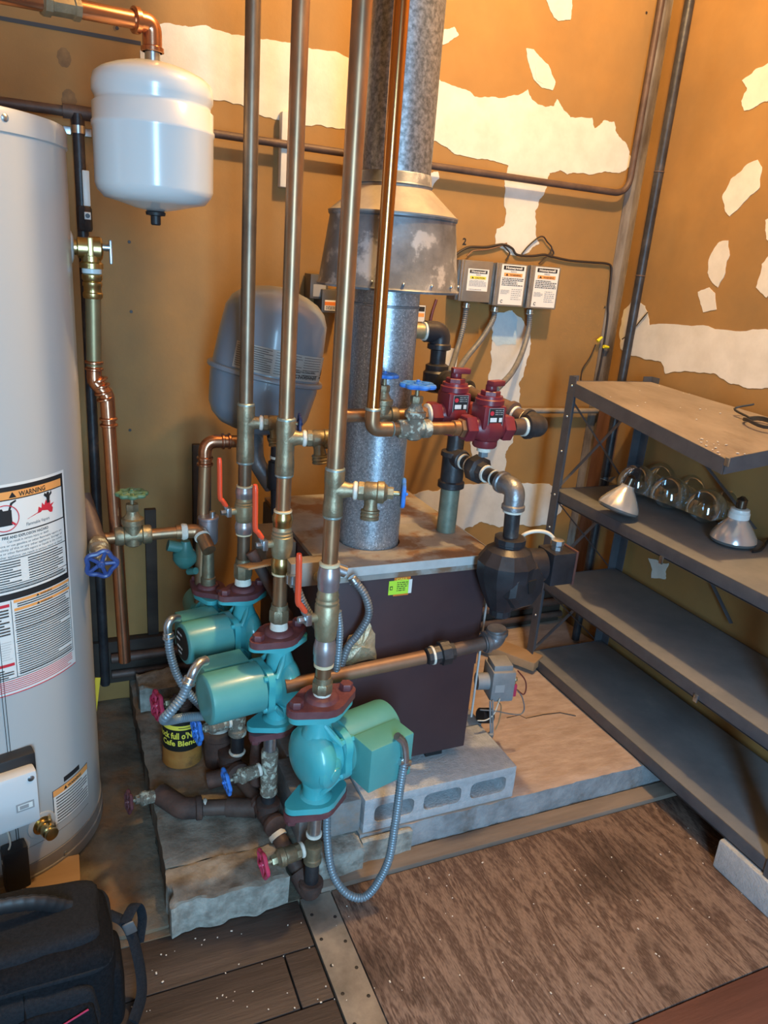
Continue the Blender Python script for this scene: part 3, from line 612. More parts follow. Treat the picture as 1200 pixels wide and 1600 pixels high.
part('screw', MB().lathe(hp(37.5, 1.457), hn(37.5), [(0, .006), (.004, .006), (.006, .003)], 10), M['zinc'], t)
part('screw', MB().lathe(hp(40, .052), hn(40), [(0, .004), (.003, .004), (.004, .002)], 10), M['zinc'], t)
# big warning label (azimuth in degrees, z); 1 degree = 4 mm
A = Art(cylfn((HX, HY), HR, .0003), 3.0)
A.rect(-30, .478, 56.5, .885, 'w', 1)
A.rect(-30, .669, 55.2, .880, 'k', 2); A.rect(-30, .8575, 53.6, .8715, 'o', 3)
A.rect(-30, .796, 53.8, .8555, 'w', 3); A.rect(-30, .682, 54.0, .7935, 'w', 3)
A.text(22.8 + 8, .8598, .0125, 'WARNING', 'k', 4, bold=.02, width=13)
A.poly([(26.3, .8595), (29.6, .8595), (27.95, .8698)], 'k', 4)
# no-gas-can sign
cx, cy = 24.0, .826
import itertools
def ell(x, y, rx, ry, w, ink, lay, n=32):
    vs = []
    for k in range(n + 1):
        a_ = 2 * math.pi * k / n; vs += [A.fn(x + rx * math.cos(a_), y + ry * math.sin(a_), lay), A.fn(x + rx * (1 - w) * math.cos(a_), y + ry * (1 - w) * math.sin(a_), lay)]
    A.mb.add(vs, [[2 * k, 2 * k + 2, 2 * k + 3, 2 * k + 1] for k in range(n)], INKS.index(ink))
A.rect(cx - 3.0, cy - .016, cx + 3.0, cy + .012, 'k', 4); A.poly([(cx - 2.6, cy + .012), (cx - .5, cy + .012), (cx - .9, cy + .016), (cx - 2.2, cy + .016)], 'k', 4)
A.poly([(cx + 1.6, cy + .012), (cx + 2.6, cy + .012), (cx + 3.6, cy + .022), (cx + 5.4, cy + .026), (cx + 5.2, cy + .029), (cx + 2.8, cy + .025)], 'k', 4)
ell(cx, cy - .002, 6.2, .0245, .07, 'r', 5); A.poly([(cx - 4.6, cy + .0145), (cx - 4.0, cy + .0170), (cx + 4.6, cy - .0150), (cx + 4.0, cy - .0178)], 'r', 5)
A.poly([(33.5, .8145), (47, .8145), (47.5, .822), (46.8, .826), (48.4, .832), (46.0, .830), (46.2, .838), (44.6, .834), (43.8, .842), (42.6, .832), (41.5, .838), (41.0, .828), (39.6, .832), (39.0, .822), (36.6, .819)], 'r', 4)
A.poly([(44.2, .834), (45.6, .834), (46.0, .846), (47.2, .850), (47.0, .856), (45.6, .849), (44.6, .849), (43.2, .855), (42.6, .850), (44.0, .845)], 'k', 5)
ell(44.95, .8515, .85, .0034, .99, 'k', 5)
A.text(33, .8025, .0085, 'Flammable Vapors', 'k', 4, width=12)
A.text(22, .7855, .0072, 'FIRE AND EXPLOSION HAZARD', 'k', 4, bold=.02, width=22)
A.text(24, .7785, .0062, 'Can result in serious injury or death', 'k', 4, width=20)
A.text(15, .7712, .0060, 'Do not store or use gasoline or other flammable vapors are', 'k', 4, width=37)
A.text(11, .7642, .0060, 'liquids in the vicinity of this or any other appliance. Storage of', 'k', 4, width=41)
A.text(11, .7572, .0060, 'or use of gasoline or other flammable vapors or liquids in the vicinity', 'k', 4, width=41)
A.text(11, .7502, .0060, 'of this or any other appliance can result in serious injury or death', 'k', 4, width=41)
A.rect(-30, .7465, 54, .7480, 'k', 4)
A.lines(10, .700, 29, .744, 9, 'k', 2); A.lines(32.5, .700, 52, .744, 9, 'k', 3)
A.rect(-30, .6975, 54, .6988, 'k', 4); A.lines(10, .685, 53, .6965, 2, 'k', 4); A.rect(-30, .6905, 54, .6913, 'k', 4)
A.rect(24.5, .6615, 55, .6672, 'o', 2); A.rect(24.5, .645, 55, .6505, 'o', 2); A.lines(26, .6515, 54, .6608, 2, 'k', 6)
A.text(37, .6620, .0052, 'WARNING', 'k', 4, bold=.02, width=6.5); A.poly([(35.0, .662), (36.6, .662), (35.8, .6665)], 'k', 4)
A.text(37, .6455, .0052, 'WARNING', 'k', 4, bold=.02, width=6.5); A.poly([(35.0, .6455), (36.6, .6455), (35.8, .650)], 'k', 4)
A.rect(-10, .6565, 22.6, .6625, 'r', 2); A.rect(-10, .5375, 22.6, .5435, 'r', 2)
A.lines(8, .600, 22, .654, 9, 'k', 7); A.lines(8, .513, 22, .533, 4, 'k', 8)
A.ring(16.5, .572, .8, .3, 'k', 3); A.lines(17, .55, 22, .59, 8, 'g', 9, fill=.2)
A.rect(23.2, .512, 23.5, .6675, 'k', 2); A.rect(54.9, .512, 55.2, .6675, 'k', 2); A.rect(-30, .5105, 55.2, .5120, 'k', 2)
A.lines(24.5, .514, 54, .6440, 27, 'k', 11, fill=.46)
A.lines(8, .484, 54, .509, 6, 'r', 12, fill=.42); A.rect(-30, .478, 56.5, .4800, 'r', 2)
for _z in (.5175, .5395, .560, .583, .606, .6255): A.rect(24, _z, 55, _z + .0007, 'k', 3)
part('warning_label', A.mb, INKM, t, 'large white warning label with orange band and red flame sign')
# small lower label
A = Art(cylfn((HX, HY), HR, .0003), 3.0)
A.rect(35.2, .136, 61.4, .222, 'k', 1); A.rect(35.6, .1372, 61.0, .2208, 'w', 2); A.rect(35.6, .2065, 61.0, .2208, 'o', 3)
A.text(44.8, .2095, .0085, 'WARNING', 'k', 4, bold=.03, width=10); A.poly([(42.0, .2092), (44.2, .2092), (43.1, .2175)], 'k', 4)
A.lines(37, .140, 60, .2045, 9, 'k', 21, fill=.42)
part('caution_label', A.mb, INKM, t, 'small framed label with orange heading')
A = Art(cylfn((HX, HY), HR, .0003), 3.0); A.rect(42.5, .2265, 54, .2385, 'k', 1); part('access_slot', A.mb, INKM, t)
part('panel_seam', MB().tube([hp(a_, .118 if a_ < 62 else .118, -.0004) for a_ in range(12, 63, 3)], .0011, 6), M['heaterdark'], t)
az = 28.5; n_ = hn(az); p = hp(az, .158)
part('drain_flange', MB().lathe(p - n_ * .001, n_, [(0, .030), (.002, .029), (.003, .026)], 24), M['heater'], t)
part('drain_valve', MB().lathe(p, n_, [(0, .020), (.003, .020), (.004, .0145), (.012, .0145), (.013, .0115), (.020, .0115), (.021, .0145), (.030, .0145), (.032, .0115), (.036, .0135), (.040, .0135), (.041, .0105)], 20).box(p + n_ * .02 + Vector((.006, 0, .017)), (.006, .014, .02), None, .002), M['brass'], t, 'brass drain outlet')
az = 15.5; n_ = hn(az); u_ = Vector((n_.y * -1, n_.x, 0)); rot = Matrix((u_, n_, Vector((0, 0, 1)))).transposed(); p = hp(az, .280)
part('control_back', MB().box(p + n_ * .014 + Vector((0, 0, .004)), (.088, .030, .150), rot, .006), M['black'], t)
cb = part('control_box', MB().box(p + n_ * .042 + u_ * -.006, (.088, .030, .118), rot, .008), M['whitebox'], t, 'white gas control box')
fa = planefn(p + n_ * .0572 + u_ * -.048 + Vector((0, 0, -.055)), u_, (0, 0, 1), .0004); A = Art(fa, 1)
A.rect(.044, .034, .076, .052, 'g', 1); A.rect(.047, .037, .073, .049, 'w', 2); A.rect(.050, .039, .066, .047, 'g', 3)
part('control_print', A.mb, INKM, cb)
part('screw', MB().lathe(p + n_ * .056 + u_ * .026 + Vector((0, 0, .045)), n_, [(0, .006), (.002, .006), (.003, .003)], 12), M['zinc'], cb)
part('control_cover', MB().box(hp(13.5, .105) + n_ * .02, (.046, .03, .10), rot, .006), M['black'], t)
for k, pts in enumerate(([(8, 1288), (16, 1320), (4, 1345), (14, 1362), (34, 1388), (36, 1410)], [(28, 1345), (22, 1380), (36, 1412)])):
    q = [PY(a, b, 1.325) for a, b in pts]; part('wire', MB().tube(spline(q, 6), .0018, 6), M['wirewhite'], t, 'thin white wire')
solo('wood_block', MB().bx(-.125, -.012, 1.325, 1.40, .0205, .040, .003), M['woodblock'], 'pale wood shim tucked under front of the gray water heater', 'wood block')
q = PZ(150, 1100, .05)
yt = solo('paper_tag', MB().box((.044, 1.66, .25), (.012, .0012, .12), Matrix.Rotation(R3(8), 3, 'Y')), M['yellowpaint'], 'yellow paper tag hanging behind the gray water heater', 'tag')

# ---- relief valve at heater's right side with discharge pipe
rp = PY(140, 388, 1.60); X_ = Vector((1, 0, 0))
t = thing('relief_valve', 'brass relief valve with gray lever on the upper right of heater', 'valve', rp)
part('flange_ring', MB().lathe((HX + HR - .001, 1.60, rp.z), (1, 0, 0), [(0, .030), (.003, .028), (.006, .02)], 24), M['heater'], t)
part('body', MB().lathe((HX + HR, 1.60, rp.z), X_, [(0, .014), (.010, .014), (.012, .019), (.030, .019), (.032, .022), (.052, .022), (.055, .019), (.057, .012)], 24)
     .lathe((rp.x + .002, 1.60, rp.z), (0, 0, -1), [(0, .018), (.024, .018), (.027, .0215), (.036, .0215), (.037, .016)], 24).box((rp.x + .001, 1.578, rp.z + .003), (.010, .006, .034), None, .002), M['brass'], t)
part('lever', MB().box((HX + HR + .070, 1.59, rp.z - .004), (.006, .012, .044), None, .0025).cyl((HX + HR + .055, 1.59, rp.z + .004), (HX + HR + .068, 1.59, rp.z + .004), .007), M['zinc'], t, 'gray test lever')
part('seal_ring', MB().lathe((rp.x + .002, 1.60, rp.z - .046), Z, [(0, .0155), (.001, .018), (.009, .018), (.010, .0155)], 20), M['porcelain'], t)
part('adapter', MB().lathe((rp.x + .002, 1.60, rp.z - .092), Z, [(0, .0165), (.004, .0185), (.010, .0185), (.012, .0165), (.022, .0165), (.024, .018), (.030, .018), (.032, .016), (.036, .019), (.044, .019), (.046, .016)], 20), M['brass'], t)
t = thing('discharge_pipe', 'long pipe dropping from relief valve with two copper offset elbows', 'pipe', PY(195, 1035, 1.60))
P0 = Vector((rp.x + .002, 1.60, rp.z - .090)); P1 = PY(147, 572, 1.60); P2 = PY(168, 632, 1.60); P3 = PY(195, 1033, 1.60)
part('upper_pipe', MB().cyl(P0, P1, .0145), M['brassaged'], t, 'dull gold upper pipe'); 
part('offset', MB().tube(fillet([P1, P1 + (P1 - P0).normalized() * .03, P2 - (P3 - P2).normalized() * .02, P2, P2 + (P3 - P2).normalized() * .03], .02), .0145), M['coppernew'], t)
part('lower_pipe', MB().cyl(P2, P3, .0135), M['coppernew'], t)
for p, d in ((P1, P0 - P1), (P1.lerp(P2, .42), P2 - P1), (P1.lerp(P2, .75), P2 - P1), (P2 + (P3 - P2).normalized() * .035, P3 - P2)):
    mb = MB(); d = d.normalized()
    for k in (-.009, .004): mb.lathe(p + d * k, d, [(0, .0148), (.002, .0178), (.005, .0178), (.007, .0148)], 20)
    part('press_ring', mb, M['coppernew'], t)
# bleed lever valve and black drop pipe behind
t = thing('drop_pipe', 'dark vertical gas drop pipe behind heater with wall strap', 'pipe', PY(148, 1080, 1.985))
dx = PY(122, 200, 1.985).x
part('pipe', MB().cyl((dx, 1.985, PY(122, 178, 1.985).z), (dx, 1.985, .09), .0125), M['blackiron'], t)
sz = PY(124, 203, 1.985).z
part('strap', MB().bx(dx - .030, dx + .030, 2.018, 2.0295, sz - .008, sz + .008, .001).lathe((dx, 1.985, sz - .008), Z, [(0, .015), (.016, .015)], 16).bx(dx - .015, dx + .015, 1.985, 2.02, sz - .008, sz + .008), M['zinc'], t)
vz = PY(131, 340, 1.985).z; 
part('valve_lever', MB().box((dx + .010, 1.955, vz + .062), (.015, .005, .075), None, .002).box((dx + .010, 1.957, vz + .004), (.014, .005, .016), None, .001), M['porcelain'], t, 'pale shutoff lever')
part('valve_body', MB().lathe((dx + .004, 1.98, vz - .03), Z, [(0, .014), (.005, .017), (.05, .017), (.055, .014)], 8).cyl((dx + .010, 1.975, vz + .004), (dx + .010, 1.953, vz + .004), .005), M['blackiron'], t)

# ================================================================== WHITE EXPANSION TANK
c = PY(243, 205, 1.50); TX = c.x; z1 = PY(243, 76, 1.52).z; z0 = PY(240, 330, 1.52).z; TY = 1.52; r = .103; zs = PY(245, 150, TY - r).z; zs2 = PY(245, 193, TY - r).z
zb_ = PY(240, 302, TY - r).z; zt_ = PY(245, 108, TY - r).z
t = thing('expansion_tank', 'glossy white expansion tank hanging under copper elbow, upper left', 'tank', (TX, TY, z0))
prof = [(0, .012), (.004, .035), (.012, .065), (zb_ - z0 - .008, .088), (zb_ - z0 + .004, r - .004), (zb_ - z0 + .014, r), (zs2 - z0 - .004, r), (zs2 - z0, r + .0022), (zs2 - z0 + .005, r + .0022), (zs2 - z0 + .008, r), (zs - z0 - .006, r), (zs - z0 - .002, r - .005), (zs - z0 + .004, r - .005), (zs - z0 + .012, r - .0005), (zt_ - z0 - .012, r - .0005), (zt_ - z0, r - .004), (zt_ - z0 + .008, r - .014), (zt_ - z0 + .016, r - .032), (zt_ - z0 + .023, r - .055), (zt_ - z0 + .027, .022), (zt_ - z0 + .0275, .004)]
part('shell', MB().lathe((TX, TY, z0), Z, prof, 72), M['whitetank'], t, ang=60)
ztop = zt_ + .027
part('valve_cap', MB().lathe((TX, TY, z0 - .024), Z, [(0, .007), (.002, .009), (.016, .009), (.017, .017), (.022, .018), (.027, .012)], 16), M['black'], t, 'black valve cap')
part('nipple', MB().cyl((TX, TY, ztop - .004), (TX, TY, ztop + .022), .013), M['zinc'], t)
e0 = Vector((TX, TY, ztop + .016)); ez = PY(245, 38, TY).z; ec = Vector((TX, TY, ez)); far = PY(-60, -22, TY - .10); dd = (far - ec).normalized()
t = thing('supply_pipe', 'bright copper supply pipe with elbow above the white tank', 'pipe', e0)
part('elbow', MB().tube(fillet([e0, ec, ec + dd * .035], .022), .0165, 20).lathe(e0, Z, [(0, .0165), (.001, .0195), (.007, .0195), (.009, .0165)], 20).lathe(ec + dd * .024, dd, [(0, .0165), (.001, .0205), (.009, .0205), (.011, .016)], 20), M['coppernew'], t)
part('pipe', MB().cyl(ec + dd * .03, far, .0138), M['coppernew'], t)
k = ec + dd * .155
part('coupling', MB().lathe(k - dd * .03, dd, [(0, .015), (.001, .0185), (.010, .0185), (.012, .0165), (.045, .0165), (.047, .0195), (.058, .0195), (.060, .015)], 8), M['bronze'], t)

# ================================================================== GRAY TANK
gt0 = PY(440, 452, 1.72); gt1 = PY(402, 676, 1.72); ax = (gt1 - gt0)
ax = (PY(402, 676, 1.74) - PY(446, 452, 1.74)); Lg = ax.length; axn = ax.normalized(); gc = PY(415, 583, 1.74)
G0 = gc - axn * Lg * .585; rr = .128
t = thing('expansion_tank', 'blue-gray expansion tank tilted behind the copper risers with upside-down label', 'tank', G0 + axn * Lg)
q = Lg
prof = [(0, .004), (.003, .03), (.010, .060), (.022, .088), (.040, .108), (.065, .119), (.12, .1235), (.585 * q - .006, .1265)]
part('upper_shell', MB().lathe(G0, axn, prof, 64), M['graytank'], t, ang=60)
part('rim', MB().lathe(G0 + axn * (.585 * q), axn, [(-.006, .1265), (-.005, .135), (-.002, .137), (.004, .137), (.006, .135), (.007, .127)], 64), M['graytank'], t)
part('lower_shell', MB().lathe(G0 + axn * (.585 * q), axn, [(.004, .1265), (.02, .1275), (.415 * q - .055, .119), (.415 * q - .032, .108), (.415 * q - .014, .088), (.415 * q - .004, .058), (.415 * q, .02), (.415 * q + .001, .004)], 64), M['graytank'], t, ang=60)
part('valve_cap', MB().cyl(G0 + Vector((.02, -.02, .0)), G0 + Vector((.022, -.02, .016)), .008), M['black'], t)
_a, _u, _w = frame(axn); 
front = Vector((0, -1, 0)); front = (front - axn * front.dot(axn)).normalized(); side = front.cross(axn).normalized()
if side.x < 0: side = -side
def tankfn(x, y, l):   # x degrees, y along the axis from the rim upward
    rr_ = .1266 - .0000 + .0004 * l + .0006 - max(0, y - .02) * .018
    return G0 + axn * (.585 * q - y) + front * rr_ * math.cos(R3(x)) + side * rr_ * math.sin(R3(x))
A = Art(tankfn, 4.0); A.rect(-52, .010, 74, .068, 'g', 1); A.rect(-52, .010, 74, .068, 'w', 1)
A.lines(-50, .014, -12, .066, 11, 'k', 31, fill=.35); A.lines(-9, .014, 20, .066, 9, 'k', 32, fill=.25); A.lines(22, .016, 52, .066, 9, 'k', 33, fill=.25)
A.rect(54, .012, 54.4, .067, 'g', 2); A.lines(60, .045, 70, .064, 4, 'g', 34, fill=.3); A.rect(57, .018, 72, .0215, 'k', 2); A.poly([(60, .024), (70, .024), (69, .034), (65, .040), (61, .034)], 'k', 2)
# upside-down words
def txt180(A, x, y, h, s, w, bold=.0):
    vs, fs = text2d(s, bold); k = w / max(v[0] for v in vs)
    A.mb.add([A.fn(x - v[0] * k, y - v[1] * h, 3) for v in vs], fs, 1)
txt180(A, 48, .0235, .012, 'EXPANSION TANK', 46, .01); txt180(A, 42, .034, .007, 'HEATING SYSTEM', 30)
part('tank_label', A.mb, INKM, t, 'white printed label band, upside down')

# ================================================================== GAS PIPE along the back wall
zg = PY(700, 262, 1.995).z; gx = XR - .042
t = thing('gas_pipe', 'long dark gas pipe along back wall bending up in the right corner', 'pipe', (.8, 1.995, zg))
zl = PY(5, 160, 1.995).z
c0 = PY(985, 300, 1.995)
part('pipe', MB().tube(fillet([(PY(140, 178, 1.995).x, 1.995, zl), (.5, 1.995, zg + .002), (gx - .01, 1.995, zg - .005), (gx, 1.995, ZC)], .055, 12), .0095, 16), M['rustpipe'], t)
part('pipe', MB().cyl((-.6, 1.995, zl), (PY(140, 178, 1.995).x, 1.995, zl), .0110), M['rustpipe'], t)
part('tee', MB().cyl((dx - .03, 1.99, zl), (dx + .03, 1.99, zl), .0150).cyl((dx, 1.99, zl), (dx, 1.99, zl - .03), .0145), M['rustpipe'], t)
q = (1.622, 1.845)
t = thing('black_pipe', 'black steel pipe standing upright by the right wall behind shelving', 'pipe', (*q, .09))
part('pipe', MB().cyl((*q, .09), (*q, ZC), .0135), M['blackiron'], t)
for py in (270, 432): z_ = ZV(*q, py); part('joint_ring', MB().lathe((*q, z_), Z, [(0, .0138), (.001, .0152), (.003, .0152), (.004, .0138)], 18), M['rustpipe'], t)
za = PY(850, 641, 2.0).z
solo('gray_conduit', MB().cyl((.95, 2.005, za), (1.69, 2.005, za - .004), .009), M['galvcone'], 'thin gray conduit along back wall below the relay boxes', 'pipe')
for z_, r_, lb in ((.17, .014, 'lower gray pipe along the base of the back wall'), (.115, .012, 'lowest dark pipe by the floor along the back wall')):
    solo('floor_pipe', MB().cyl((.10, 1.985 + (.17 - z_) * .1, z_), (1.66, 1.985 + (.17 - z_) * .1, z_), r_), M['rustpipe'], lb, 'pipe')
bb_ = struct('baseboard_back', MB().bx(XL, XR - .04, YB - .030, YB - .0005, .0815, .215, .003), M['darktimber'])
for xx, w_, z_ in ((.02, .055, .62), (.205, .030, .60), (.335, .05, .78)): part('stud', MB().bx(xx, xx + w_, YB - .018, YB - .0005, .216, z_, .002), M['darktimber'], wb, 'dark upright board strip')
solo('rubble_stone', rough_top(MB(), .16, .27, 1.83, 1.93, .15, .012, 12, 10, 3, .082, sc=20), M['stone'], 'lump of gray stone on the pad behind the coffee can', 'stone')

# ================================================================== BOILER
BX0, BX1, BY0, BY1, BZ0, BZ1 = .470, .872, 1.300, 1.770, .196, .690
t = thing('boiler', 'dark brown rectangular cast boiler with rusty gray top panel', 'boiler', ((BX0 + BX1) / 2, 1.5, .17)); BO = t
part('jacket', MB().bx(BX0, BX1 - .012, BY0, BY1, BZ0, BZ1, .003), M['boiler'], t)
part('side_panel', MB().bx(BX1 - .012, BX1 - .002, BY0 + .012, BY1, BZ0 + .22, BZ1 - .002), M['boiler'], t)
part('corner_edge', MB().bx(BX1 - .004, BX1, BY0 - .001, BY0 + .002, BZ0 + .08, BZ1 - .02), M['trimsteel'], t, 'bright bare metal corner edge')
tp = MB(); tz = BZ1
# top with flue hole: ring of quads
def holed(mb, x0, x1, y0, y1, z, th, cx, cy, r, n=32):
    vs = []; 
    for k in range(n):
        a = 2 * math.pi * k / n; c_, s_ = math.cos(a), math.sin(a); L = min((x1 - cx) / c_ if c_ > 1e-6 else (x0 - cx) / c_ if c_ < -1e-6 else 9, (y1 - cy) / s_ if s_ > 1e-6 else (y0 - cy) / s_ if s_ < -1e-6 else 9)
        vs += [(cx + r * c_, cy + r * s_, z), (cx + L * c_, cy + L * s_, z), (cx + r * c_, cy + r * s_, z - th), (cx + L * c_, cy + L * s_, z - th)]
    fs = []
    for k in range(n):
        a = 4 * k; b = 4 * ((k + 1) % n); fs += [[a, a + 1, b + 1, b], [a + 1, a + 3, b + 3, b + 1], [a, b, b + 2, a + 2], [a + 3, a + 2, b + 2, b + 3]]
    mb.add(vs, fs)
    for xx, yy_ in ((x0, y0), (x1, y0), (x0, y1), (x1, y1)):
        pass
    return mb
FX, FY = .628, 1.440
tpm = MB().bx(.575 - .10, BX1 + .004, BY0 - .006, FY - .078, tz, tz + .010, .001).bx(.475, FX - .078, FY - .078, FY + .078, tz, tz + .010).bx(FX + .078, BX1 + .004, FY - .078, FY + .078, tz, tz + .010).bx((.475), BX1 + .004, FY + .078, BY1 + .004, tz, tz + .010, .001)
tpm.T = None; holed(tpm, FX - .078, FX + .078, FY - .078, FY + .078, tz + .010, .010, FX, FY, .070)
part('top_panel', tpm, M['boilertop'], t)
part('top_trim', MB().bx(.50, BX1 + .006, BY0 - .008, BY0 - .0062, tz - .008, tz + .012).bx(BX1 + .0042, BX1 + .006, BY0 - .0062, 1.60, tz - .004, tz + .011), M['trimsteel'], t, 'pale metal edge trim')
part('trim_channel', MB().bx(.50, BX1, BY0 - .004, BY0 + .001, tz - .022, tz - .008), M['boilertop'], t)
for xx in (.79, .50): part('foot', MB().bx(xx - .022, xx + .022, BY0 + .02, BY0 + .06, .1705, BZ0 + .002), M['black'], t)
part('foot', MB().bx(BX0 + .03, BX1 - .04, BY0 + .12, BY1 - .03, .1705, BZ0 + .002), M['black'], t)
part('rear_cover', MB().bx(.40, .468, 1.47, 1.60, .62, .695, .003), M['galvcone'], t, 'loose gray sheet metal at rear')
part('cardboard_piece', MB().box((.385, 1.43, .668), (.10, .055, .004), Matrix.Rotation(R3(14), 3, 'Z') @ Matrix.Rotation(R3(-14), 3, 'X')), M['woodblock'], t, 'orange-tan board piece')
part('side_rail', MB().cyl(PY(392, 862, 1.46), PY(462, 985, 1.40), .012), M['rust'], t, 'rusty rail beside the jacket')
# torn insulation
ip = [PY(a, b, BY0 - .001) for a, b in ((533, 1040), (536, 1010), (545, 992), (565, 985), (577, 972), (586, 990), (588, 1030), (560, 1034))]
fo = MB(); pl = ragged([(v.x, v.z) for v in ip], .08, 4, 2); cen = Vector((sum(a for a, b in pl) / len(pl), sum(b for a, b in pl) / len(pl)))
vs = [Vector((cen.x, BY0 - .012, cen.y))] + [Vector((cen.x + (a - cen.x) * .55, BY0 - .006 - .008 * rg.random(), cen.y + (b - cen.y) * .55)) for a, b in pl] + [Vector((a, BY0 - .002, b)) for a, b in pl]
n = len(pl); fo.add(vs, [[0, 1 + k, 1 + (k + 1) % n] for k in range(n)] + [[1 + k, 1 + n + k, 1 + n + (k + 1) % n, 1 + (k + 1) % n] for k in range(n)])
part('torn_insulation', fo, M['foil'], t, 'crumpled foil paper bulging from a torn hole')
s0 = PY(606, 930, BY0 - .0004); s1 = PY(642, 926, BY0 - .0004); s2 = PY(610, 908, BY0 - .0004)
A = Art(planefn(s0, s1 - s0, s2 - s0, .0004), 1); W = (s1 - s0).length; Hh = (s2 - s0).length
A.rect(W * .22, -.12 * Hh, W * .88, .3 * Hh, 'd', 1); A.rect(W * .22, Hh * .8, W * .92, Hh * 1.2, 'd', 1); A.rect(0, 0, W, Hh, 'n', 2); A.rect(W * .86, 0, W, Hh, 'w', 3)
A.text(W * .30, Hh * 1.01, Hh * .2, 'CALL', 'y', 3, bold=.04, width=W * .5); A.rect(W * .05, Hh * .35, W * .17, Hh * .62, 'k', 3); A.rect(W * .075, Hh * .41, W * .145, Hh * .56, 'n', 4)
A.lines(W * .35, Hh * .2, W * .82, Hh * .9, 5, 'k', 41, fill=.4)
part('service_sticker', A.mb, INKM, t, 'lime green and orange service sticker')
# aquastat box on top-left of the face with conduits
ab = PY(478, 893, 1.285); 
aq = part('aquastat_box', MB().box((ab.x + .004, 1.278, ab.z + .004), (.085, .034, .050), None, .002), M['galvcone'], t, 'gray aquastat box')
part('knob', MB().lathe((ab.x + .018, 1.262, ab.z - .002), (0, -1, 0), [(0, .011), (.004, .011), (.005, .007), (.008, .007)], 18), M['brassdull'], aq)
part('conduit_clamp', MB().lathe((ab.x - .035, 1.262, ab.z - .01), Z, [(0, .012), (.018, .012)], 14), M['zinc'], aq); part('conduit_clamp', MB().lathe((ab.x + .052, 1.27, ab.z + .01), (1, -.2, -.4), [(0, .012), (.026, .012), (.027, .009)], 14), M['zinc'], aq)
def conduit(pts, r, m, label, name='flexible_conduit', group=None, con=(True, True)):
    t = thing(name, label, 'conduit', pts[-1], group); part('sheath', MB().flexi(pts, r), M[m], t)
    for k, (a, b) in enumerate(((pts[0], pts[1]), (pts[-1], pts[-2]))):
        if con[k]:
            d = (Vector(b) - Vector(a)).normalized(); part('connector', MB().lathe(Vector(a) - d * .006, d, [(0, r * 1.0), (.002, r * 1.22), (.010, r * 1.22), (.011, r * 1.4), (.014, r * 1.4), (.016, r * 1.1)], 12), M['zinc'], t)
    return t
yq = 1.265
conduit([PY(459, 905, yq), PY(475, 945, yq - .005), PY(500, 985, yq - .005), PY(520, 1010, yq), PY(523, 1065, yq)], .0085, 'flex', 'dark flexible conduit slanting from aquastat box behind the front riser', con=(True, False))
conduit([PY(552, 905, yq), PY(570, 930, yq - .01), PY(576, 960, yq - .01), PY(560, 990, yq), PY(543, 1012, yq), PY(530, 1050, yq + .005)], .0085, 'flex', 'flexible conduit looping right of front riser past the torn foil', con=(True, False))
conduit([PY(528, 955, yq - .01), PY(531, 985, yq - .01), PY(528, 1030, yq - .01), PY(524, 1060, yq - .01)], .0075, 'flexblue', 'short flexible conduit hanging close behind the front riser', con=(False, False))

# ---- flue and draft hood
t = thing('flue_pipe', 'spangled galvanized flue pipe rising from boiler top into draft hood', 'flue', (FX, FY, .69))
fr = .0665; zh0 = ZV(FX, FY, 462)
part('pipe', MB().lathe((FX, FY, .692), Z, [(0, fr), (zh0 + .05 - .692, fr)], 64), M['galv'], t)
part('seam', MB().lathe((FX, FY, zh0 - .02), Z, [(0, fr), (.001, fr + .0015), (.004, fr + .0015), (.005, fr)], 64), M['galvdull'], t)
t = thing('draft_hood', 'wide gray sheet metal draft hood on the flue', 'draft hood', (FX, FY, zh0))
zf = ZV(FX - .0, FY - .135, 458); zs_ = ZV(FX, FY - .12, 338); zn = ZV(FX, FY - .07, 288)
part('skirt', MB().lathe((FX, FY, 0), Z, [(zf + .002, .072), (zf, .139), (zf - .001, .1425), (zf + .003, .144), (zf + .007, .1405), (zs_ - .004, .124), (zs_ - .001, .127), (zs_ + .003, .127)], 64, cap=False), M['galvdull'], t)
part('cone', MB().lathe((FX, FY, 0), Z, [(zs_ + .002, .1275), (zs_ + .005, .128), (zs_ + .007, .124), (zn - .006, .074), (zn - .004, .071), (zn + .002, .071)], 64, cap=False), M['galvcone'], t)
for k in range(6):
    an = R3(-60 + k * 24); part('rivet', MB().sphere((FX + .141 * math.sin(an), FY - .141 * math.cos(an), zf + .014), .003, seg=8, rings=5), M['zinc'], t)
t = thing('flue_pipe', 'upper galvanized flue pipe rising above draft hood out of view', 'flue', (FX, FY, zn))
part('pipe', MB().lathe((FX, FY, zn - .004), Z, [(0, fr), (ZC - zn + .004, fr)], 64), M['galvupper'], t)
part('collar', MB().lathe((FX, FY, zn - .002), Z, [(0, fr + .004), (.003, fr + .007), (.006, fr + .004), (.022, fr + .002), (.024, fr)], 64), M['galvdull'], t)
